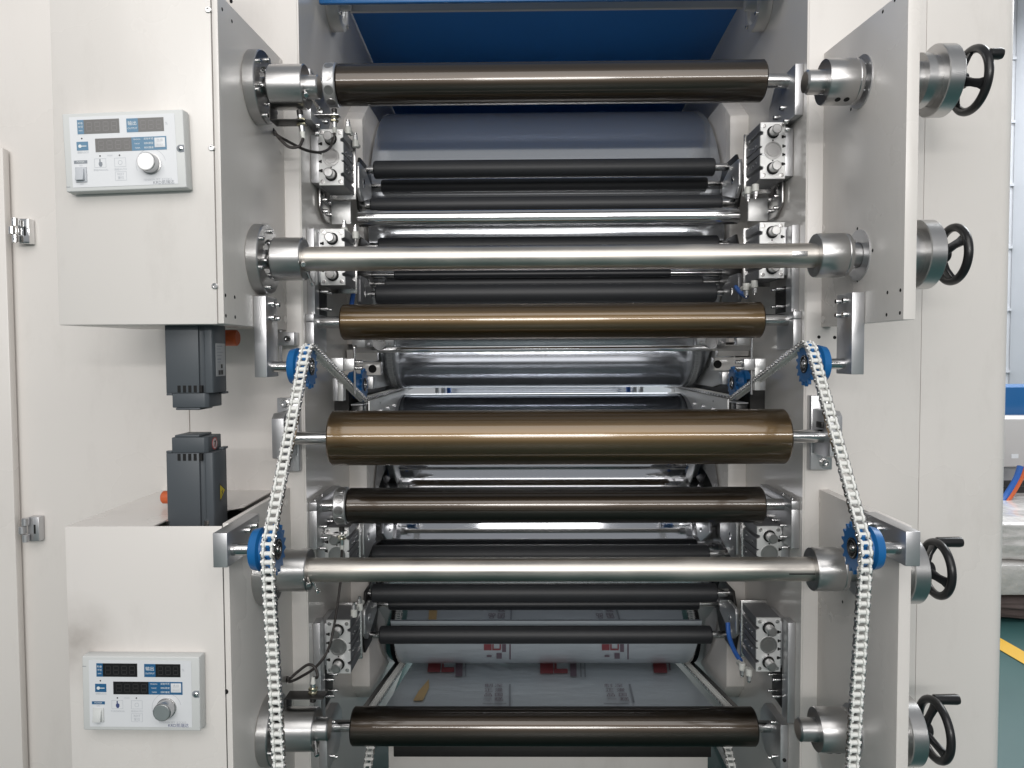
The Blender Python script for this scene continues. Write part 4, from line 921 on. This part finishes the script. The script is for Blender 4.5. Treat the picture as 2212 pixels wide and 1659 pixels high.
# ------------------------------------------------------------------ motors
def motor(up, lab):
    yf = 1.545; pxs = (352, 500) if up else (359.5, 500)
    x0 = XX(358, 1050, yf) if not up else XX(355, 780, yf); x1 = x0 + .103; y0, y1_ = yf, yf + .088
    zbase, zend = (1.130, ZZ(410, 979, yf)) if not up else (ZB + .02, ZZ(410, 849, yf))
    sg = 1 if not up else -1
    t = thing('servo_motor', lab, 'motor', ((x0 + x1) / 2, (y0 + y1_) / 2, min(zbase, zend)), 'grey servo motors')
    g, dp = .010, .007
    poly = []
    corner = .020
    # square section with a recessed flute beside each corner strip
    poly = [(x0, y0 + .006), (x0 + .003, y0), (x1 - corner - g, y0), (x1 - corner - g, y0 + dp), (x1 - corner, y0 + dp), (x1 - corner + .002, y0 + .003), (x1 - .003, y0 + .003), (x1, y0 + .008),
            (x1, y1_ - corner), (x1 - dp, y1_ - corner), (x1 - dp, y1_), (x0, y1_)]
    MB().prism(poly, 'Z', zbase, zend).part('body', 'motor_grey', t, .001)
    zc0, zc1 = zend, (ZZ(410, 946, yf) + .0 if not up else ZZ(410, 880, yf))
    cp = MB().prism([(x0 + .014, y0 + .0015), (x1 - .020, y0 + .0015), (x1 - .013, y0 + .01), (x1 - .013, y1_ - .012), (x0 + .014, y1_ - .012)], 'Z', zc0 + sg * .0002, zc1 + sg * .001)
    cap = cp.part('end_cap', 'motor_grey', t, .002)
    MB().box(x0 + .020, x1 - .030, y0 + .003, y1_ - .02, zc1 + sg * .0012, zc1 + sg * .006).part('lid', 'motor_grey', cap, .002)
    MB().box(x0 - .004, x1 + .004, y0 - .004, y1_ + .004, zbase - sg * .012, zbase - sg * .0002).part('flange', 'motor_grey', t, .002)
    for k in range(5):
        xx = x0 + .027 + k * .0115
        MB().box(xx, xx + .0065, y0 - .0007, y0 + .01, zend - sg * .016, zend - sg * .0012).part('louvre', 'black_hole', t, .0)
    for xx in (x0 + .003, x1 - .018):
        MB().cyl((xx, y0 + .002, zbase + sg * .0002), (xx, y0 + .002, zbase + sg * .010), .0045, 14, bev=.0006).cyl((xx, y0 + .002, zbase + sg * .0101), (xx, y0 + .002, zbase + sg * .018), .0052, 6).part('fixing_screw', 'shaft', t)
    for k in range(2):
        MB().box(x0 + .002, x0 + .014, y0 + .001, y0 + .012, zend + sg * .0002, zend + sg * .005).part('foot_tab', 'motor_grey', t, .001) if k == 0 else MB().box(x1 - .012, x1 - .001, y1_ - .03, y1_ - .004, zend + sg * .0002, zend + sg * .005).part('foot_tab', 'motor_grey', t, .001)
    return t, x0, x1, y0, y1_, zbase, zend, zc1
m1 = motor(True, 'grey servo motor hanging under the upper left housing, with a silver type plate')
m2 = motor(False, 'grey servo motor standing on the lower left housing, with warning signs')
t, x0, x1, y0, y1_, zb, ze, zc = m1
za, zb_ = ZZ(490, 742, 1.59), ZZ(490, 812, 1.59)
lp = MB().box(x1 + .0002, x1 + .0009, y0 + .016, y1_ - .024, zb_, za).part('type_plate', 'label_silver', t)
for k, (f0, f1, g0, g1) in enumerate(((.08, .7, .93, .90), (.08, .5, .84, .82), (.08, .8, .74, .72), (.08, .6, .64, .62), (.1, .55, .54, .50), (.1, .5, .44, .42), (.5, .7, .36, .24), (.2, .45, .18, .04), (.5, .75, .18, .04))):
    ya, yb2 = y0 + .018 + f0 * (.044), y0 + .018 + f1 * .044
    MB().box(x1 + .001, x1 + .0012, ya, yb2, zb_ + (za - zb_) * g1, zb_ + (za - zb_) * g0).part('printed_line', 'dark_iron' if k in (6, 7, 8) else 'ink_grey', lp)
t, x0, x1, y0, y1_, zb, ze, zc = m2
cz = ZZ(484, 1061, 1.59); cyy = 1.587
tri = MB().prism([(cyy - .012, cz - .020), (cyy - .012, cz + .020), (cyy + .018, cz + .002)], 'X', x1 + .0002, x1 + .0008).part('warning_sign', 'dark_iron', t)
MB().prism([(cyy - .010, cz - .0155), (cyy - .010, cz + .0155), (cyy + .0138, cz + .0015)], 'X', x1 + .0009, x1 + .0013).part('warning_field', 'yellow_sign', tri)
MB().prism([(cyy - .007, cz - .008), (cyy - .002, cz - .002), (cyy - .006, cz + .001), (cyy + .004, cz + .004), (cyy - .001, cz), (cyy + .002, cz - .003)], 'X', x1 + .0014, x1 + .0017).part('warning_symbol', 'dark_iron', tri)
xc = x1 - .013; czz = (ze + zc) / 2 + .0; cyy = y0 + .040
sg_ = MB().lathe((xc + .0002, cyy, czz), [(0, 0), (0, .0135), (.0004, .0135), (.0004, 0)], n=36).part('prohibition_sign', 'red_sign', t)
MB().lathe((xc + .0007, cyy, czz), [(0, 0), (0, .0112), (.0003, .0112), (.0003, 0)], n=36).part('sign_field', 'pink_sign', sg_)
MB().add([(xc + .0013, cyy - .0085, czz - .007), (xc + .0013, cyy - .0065, czz - .0085), (xc + .0013, cyy + .0085, czz + .007), (xc + .0013, cyy + .0065, czz + .0085)], [(0, 1, 2, 3)]).part('sign_bar', 'red_sign', sg_)
MB().prism([(cyy - .004, czz + .006), (cyy + .004, czz + .006), (cyy + .001, czz - .008), (cyy - .0015, czz - .008), (cyy + .001, czz + .003), (cyy - .004, czz + .003)], 'X', xc + .0014, xc + .0016).part('sign_symbol', 'dark_iron', sg_)
# orange cable plugs behind the motors
c = at(503, 730, 1.72); MB().cyl((c.x - .02, 1.72, c.z), (c.x + .012, 1.72, c.z), .019, 24, bev=.003).solo('cable_plug', 'orange', 'orange cable plug behind the upper grey motor', 'plug', group='orange plugs')
c = at(362, 1074, 1.70); MB().cyl((c.x - .012, 1.70, c.z), (c.x + .03, 1.70, c.z), .015, 24, bev=.003).solo('cable_plug', 'orange', 'orange cable plug behind the lower grey motor', 'plug', group='orange plugs')
# ------------------------------------------------------------------ tension control panels
def panel(lab, cpx, cpy, rot, lowtilt, glare):
    W_, H_ = .2425, .1545; TH = .030
    c = at(cpx, cpy, YF - TH)
    t = thing('tension_controller', lab, 'control panel', (c.x, YF - TH, c.z - H_ / 2), 'tension control panels')
    B = Matrix.Translation(c) @ Matrix.Rotation(rot, 4, 'Y') @ Matrix(((1, 0, 0, 0), (0, 0, -1, 0), (0, 1, 0, 0), (0, 0, 0, 1)))
    # local frame: x right, y up, z towards the viewer; u,v run 0..1 from the top left corner
    uv = lambda u, v: ((u - .5) * W_, (.5 - v) * H_)
    def bx(u0, u1, v0, v1, z0, z1): a, b_ = uv(u0, v0), uv(u1, v1); return MB().box(a[0], b_[0], a[1], b_[1], z0, z1).xf(B)
    case = MB(); w2, h2_ = W_ / 2, H_ / 2; k = .006
    case.add([(-w2, -h2_, 0), (w2, -h2_, 0), (w2, h2_, 0), (-w2, h2_, 0), (-w2 - .001, -h2_ - .001, -.022), (w2 + .001, -h2_ - .001, -.022), (w2 + .001, h2_ + .001, -.022), (-w2 - .001, h2_ + .001, -.022),
              (-w2 + .014, -h2_ + .002, -TH), (w2 - .001, -h2_ + .002, -TH), (w2 - .001, h2_ - .002, -TH), (-w2 + .014, h2_ - .002, -TH)],
             [(0, 1, 2, 3), (0, 4, 5, 1), (1, 5, 6, 2), (2, 6, 7, 3), (3, 7, 4, 0), (4, 8, 9, 5), (5, 9, 10, 6), (6, 10, 11, 7), (7, 11, 8, 4), (8, 11, 10, 9)])
    case.xf(B).part('case', 'panel_case', t, .0022, 3)
    bx(.058, .932, .05, .95, .0002, .0007).part('face_sheet', 'panel_sheet', t)
    z1, z2 = .0008, .0013
    DM, BM, SM = ('panel_display_glare', 'panel_blue_glare', 'segment_glare') if glare else ('panel_display', 'panel_blue', 'segment')  # upper panel: window reflection painted as greyer colours
    for nm, u0, ub, u1, v0, v1, rev in (('display', .124, .178, .472, .089, .270, 0), ('display', .532, .628, .84, .094, .270, 0), ('display', .855, .567, .265, .335, .507, 1)):
        if not rev:
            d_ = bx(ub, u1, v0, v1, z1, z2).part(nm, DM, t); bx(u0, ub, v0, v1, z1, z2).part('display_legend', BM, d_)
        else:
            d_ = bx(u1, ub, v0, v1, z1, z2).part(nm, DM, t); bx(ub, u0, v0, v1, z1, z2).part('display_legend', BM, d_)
        lo, hi = (ub + .01, u1 - .008) if not rev else (u1 + .012, ub - .004)
        n_ = 3 if abs(u0 - .532) < 1e-6 else 4; sgm = MB(); wv = v1 - v0
        for q in range(n_):
            a = lo + (hi - lo) * (q + .2) / n_; b_ = lo + (hi - lo) * (q + .8) / n_; e = .006; f = .012
            for (ua, ub2, va, vb) in ((a, b_, .2, .2), (a, b_, .5, .5), (a, b_, .8, .8), (a, a, .2, .8), (b_, b_, .2, .8)):
                p0, p1 = uv(ua - (0 if ua != ub2 else e / 2), v0 + wv * va - (f / 2 if va == vb else 0)), uv(ub2 + (0 if ua != ub2 else e / 2), v0 + wv * vb + (f / 2 if va == vb else 0))
                sgm.box(p0[0], p1[0], p0[1], p1[1], .0013, .00145)
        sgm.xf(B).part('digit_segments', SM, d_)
    bx(.757, .845, .352, .475, .0014, .0019).part('select_button', 'panel_sheet', t, .0003)
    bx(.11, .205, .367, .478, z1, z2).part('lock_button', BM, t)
    a = uv(.138, .424); MB().lathe((a[0], a[1], .0014), [(0, 0), (0, .0033), (.0003, .0033), (.0003, 0)], 'Z', 20).box(a[0], a[0] + .013, a[1] - .0008, a[1] + .0008, .0014, .0016).xf(B).part('key_symbol', 'ink_white', t)
    for u, v in ((.155, .326), (.298, .557), (.46, .557)):
        a = uv(u, v); MB().lathe((a[0], a[1], .0008), [(0, 0), (0, .0016), (.0006, .0013), (.0006, 0)], 'Z', 12).xf(B).part('indicator', 'dark_iron', t)
    bx(.08, .19, .605, .645, z1, z2).part('power_legend', 'panel_blue' if not glare else 'ink_grey', t)
    sw = bx(.088, .182, .69, .885, .0008, .003).part('switch_frame', 'panel_case' if not glare else 'ink_light', t, .0008)
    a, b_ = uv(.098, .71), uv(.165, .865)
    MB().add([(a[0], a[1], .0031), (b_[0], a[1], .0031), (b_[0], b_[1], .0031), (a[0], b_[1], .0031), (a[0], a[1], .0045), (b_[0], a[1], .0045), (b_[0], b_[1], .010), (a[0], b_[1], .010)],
             [(0, 3, 2, 1), (4, 5, 6, 7), (0, 1, 5, 4), (1, 2, 6, 5), (2, 3, 7, 6), (3, 0, 4, 7)]).xf(B).part('rocker', 'panel_case' if not glare else 'ink_light', sw, .0008)
    def frame(u0, u1, v0, v1):
        a, b_ = uv(u0, v0), uv(u1, v1); e = .0006; f = MB()
        for x0, x1, y0, y1 in ((a[0], b_[0], a[1] - e, a[1]), (a[0], b_[0], b_[1], b_[1] + e), (a[0], a[0] + e, b_[1] + e, a[1] - e), (b_[0] - e, b_[0], b_[1] + e, a[1] - e)): f.box(x0, x1, y0, y1, .0008, .0010)
        f.xf(B).part('button_outline', 'ink_light', t)
    frame(.248, .345, .59, .705); frame(.415, .51, .59, .705); frame(.415, .51, .765, .88)
    # pointing hand symbol, power ring
    a = uv(.297, .65); hd_ = MB()
    hd_.prism([(-.003, .000), (-.003, .001), (-.0016, .0025), (-.0016, .0075), (0, .0085), (.0008, .0075), (.0008, .003), (.004, .0018), (.0043, -.003), (.0022, -.0068), (-.0012, -.0068), (-.0034, -.0025)], 'Z', .0008, .001)
    hd_.xf(Matrix.Translation((a[0], a[1], 0))).xf(B).part('hand_symbol', 'ink_grey' if glare else 'ink_navy', t)
    a = uv(.4625, .65); MB().lathe((a[0], a[1], .0008), [(0, .0036), (.0002, .0036), (.0002, .0044), (0, .0044)], 'Z', 24, a0=.6 - 4.2, a1=2.54).xf(B).part('ring_symbol', 'ink_light', t)
    # knob
    a = uv(.717, .685)
    MB().lathe((a[0], a[1], .0008), [(0, .0305), (.0002, .0305), (.0002, .0298), (0, .0298)], 'Z', 48, a0=.2, a1=PI + .4).xf(B).part('dial_scale', 'ink_light', t)
    kb = MB().lathe((a[0], a[1], .0008), [(0, 0), (0, .0205), (.002, .0205), (.0024, .019), (.020, .0185), (.0215, .0175), (.0215, 0)], 'Z', 48).xf(B).part('knob', 'steel_turned', t)
    MB().lathe((a[0], a[1], .0223), [(0, 0), (0, .0165), (.0005, .0160), (.0005, 0)], 'Z', 40).xf(B).part('knob_face', 'alu', kb)
    # case screw and notch
    a = uv(.966, .50); MB().lathe((a[0], a[1], .0002), [(0, 0), (0, .0075), (.0006, .0075), (.0006, 0)], 'Z', 24).box(a[0], w2 - .0012, a[1] - .0072, a[1] + .0072, .0002, .0005).xf(B).part('screw_notch', 'ink_grey', t)
    MB().lathe((a[0] + .001, a[1], .0009), [(0, .0055), (.002, .005), (.0032, .003), (.0035, 0)], 'Z', 20).xf(B).part('case_screw', 'chrome_tube', t)
    vv = .935 if not lowtilt else .13
    bx(.002, .035, vv, vv + .006, .0001, .0006).part('hinge_gap', 'ink_grey', t)
    T = lambda u, v, z=.00148: B @ Matrix.Translation((*uv(u, v), z))
    wt = [('料卷', .0050, T(.151, .135)), ('半径', .0050, T(.151, .18)), ('mm', .0050, T(.151, .225)), ('输出', .0092, T(.580, .16)), ('OUTPUT', .0050, T(.580, .222)),
          ('TENSION', .0036, T(.610, .365)), ('THICK', .0038, T(.612, .42)), ('TAPER', .0038, T(.615, .475)), ('初始半径', .0048, T(.708, .362)), ('材料厚度', .0048, T(.708, .42)), ('材料锥度', .0048, T(.708, .475)), ('POWER', .0046, T(.135, .625))]
    text_mb(wt).part('white_lettering', 'ink_white', t)['kind'] = 'stuff'
    gt = [('%', .008, T(.862, .175, .001)), ('键锁/LOCK', .0047, T(.16, .505, .001)), ('MODE', .0038, T(.38, .557, .001)), ('手动/MANUAL', .0047, T(.300, .738, .001)), ('自动/AUTO', .0050, T(.463, .738, .001)),
          ('REST', .0066, T(.4625, .800, .001)), ('复位', .0066, T(.4625, .848, .001)), ('TENSION SET  KTC812', .0057, T(.765, .885, .001)), ('ON', .0042, T(.135, .668, .001)), ('OFF', .0042, T(.135, .91, .001)), ('选择', .0068, T(.801, .39, .0020)), ('SELECT', .0042, T(.801, .445, .0020))]
    text_mb(gt).part('grey_lettering', 'ink_light', t)['kind'] = 'stuff'
    text_mb([('KRD凯瑞达', .0086, T(.815, .927, .001))]).part('maker_lettering', 'ink_grey' if glare else 'ink_navy', t)['kind'] = 'stuff'
panel('upper tension control panel with displays greyed by painted glare and silver knob', 268.5, 325.5, math.radians(-1.7), False, True)
panel('lower tension control panel with black displays and silver knob', 305, 1498.5, math.radians(.45), True, False)
# ------------------------------------------------------------------ bottom of the opening
MB().box(mx(-1, .50), mx(1, .52), 2.30, 2.36, ZZ(1190, 1636, 2.30), ZZ(1190, 1604, 2.30)).solo('dark_bar', 'dark_iron', 'dark cross bar seen just under the lowest brown roller', 'bar', .003)
MB().box(mx(-1, .535), mx(1, .535), 2.40, 2.43, .1, ZZ(1190, 1600, 2.40)).solo('lower_panel', 'cream', 'cream panel at the bottom edge below the dark cross bar', 'panel', .003)
# chains running down beside the film
for s in (-1, 1):
    pts = []
    k0, k1 = (web_pt(884, 1440), web_pt(832, 1535)) if s < 0 else (web_pt(1482, 1440), web_pt(1556, 1535))
    X0 = mx(s, .545)
    ya, yb2 = 2.93, 2.12; zz = lambda y: zw0 + (ZZ(1180, 1537, 2.2) - zw0) * ((y - 2.86) / (2.2 - 2.86)) + .012
    t = thing('return_chain', f'pale return chain beside the {SIDE[s]} edge of the printed film', 'chain', (X0, 2.12, zz(2.12)), 'return chains beside the film')
    P = resample([(yb2, zz(yb2)), (ya, zz(ya))], PITCH)
    for i in range(len(P) - 1):
        o = bpy.data.objects.new('outer_link' if i % 2 else 'inner_link', OLM if i % 2 else ILM); COL.objects.link(o); o.parent = t
        o.location = (0, P[i][0] - 2.12, P[i][1] - zz(2.12)); o.rotation_euler = (-math.atan2(P[i + 1][0] - P[i][0], P[i + 1][1] - P[i][1]), 0, 0)
    MB().add([(mx(s, .558), ya, zz(ya) - .015), (mx(s, .572), ya, zz(ya) - .015), (mx(s, .572), yb2, zz(yb2) - .015), (mx(s, .558), yb2, zz(yb2) - .015),
              (mx(s, .558), ya, zz(ya) + .008), (mx(s, .572), ya, zz(ya) + .008), (mx(s, .572), yb2, zz(yb2) + .008), (mx(s, .558), yb2, zz(yb2) + .008)],
             [(0, 1, 2, 3), (4, 7, 6, 5), (0, 4, 5, 1), (1, 5, 6, 2), (2, 6, 7, 3), (3, 7, 4, 0)]).solo('guide_strip', 'black_plastic', f'black guide strip beside the {SIDE[s]} return chain', 'strip', group='black guide strips')
    # short chain piece visible under the lowest roller
    A, B_ = at(803 if s < 0 else 1568, 1600, 2.22), at(782 if s < 0 else 1590, 1690, 2.12)
    t = thing('return_chain', f'short pale chain piece below the {SIDE[s]} end of the lowest brown roller', 'chain', (A.x, A.y, B_.z), 'return chains beside the film')
    P = resample([(B_.y, B_.z), (A.y, A.z)], PITCH)
    for i in range(len(P) - 1):
        o = bpy.data.objects.new('outer_link' if i % 2 else 'inner_link', OLM if i % 2 else ILM); COL.objects.link(o); o.parent = t
        o.location = (0, P[i][0] - A.y, P[i][1] - B_.z); o.rotation_euler = (-math.atan2(P[i + 1][0] - P[i][0], P[i + 1][1] - P[i][1]), 0, 0)
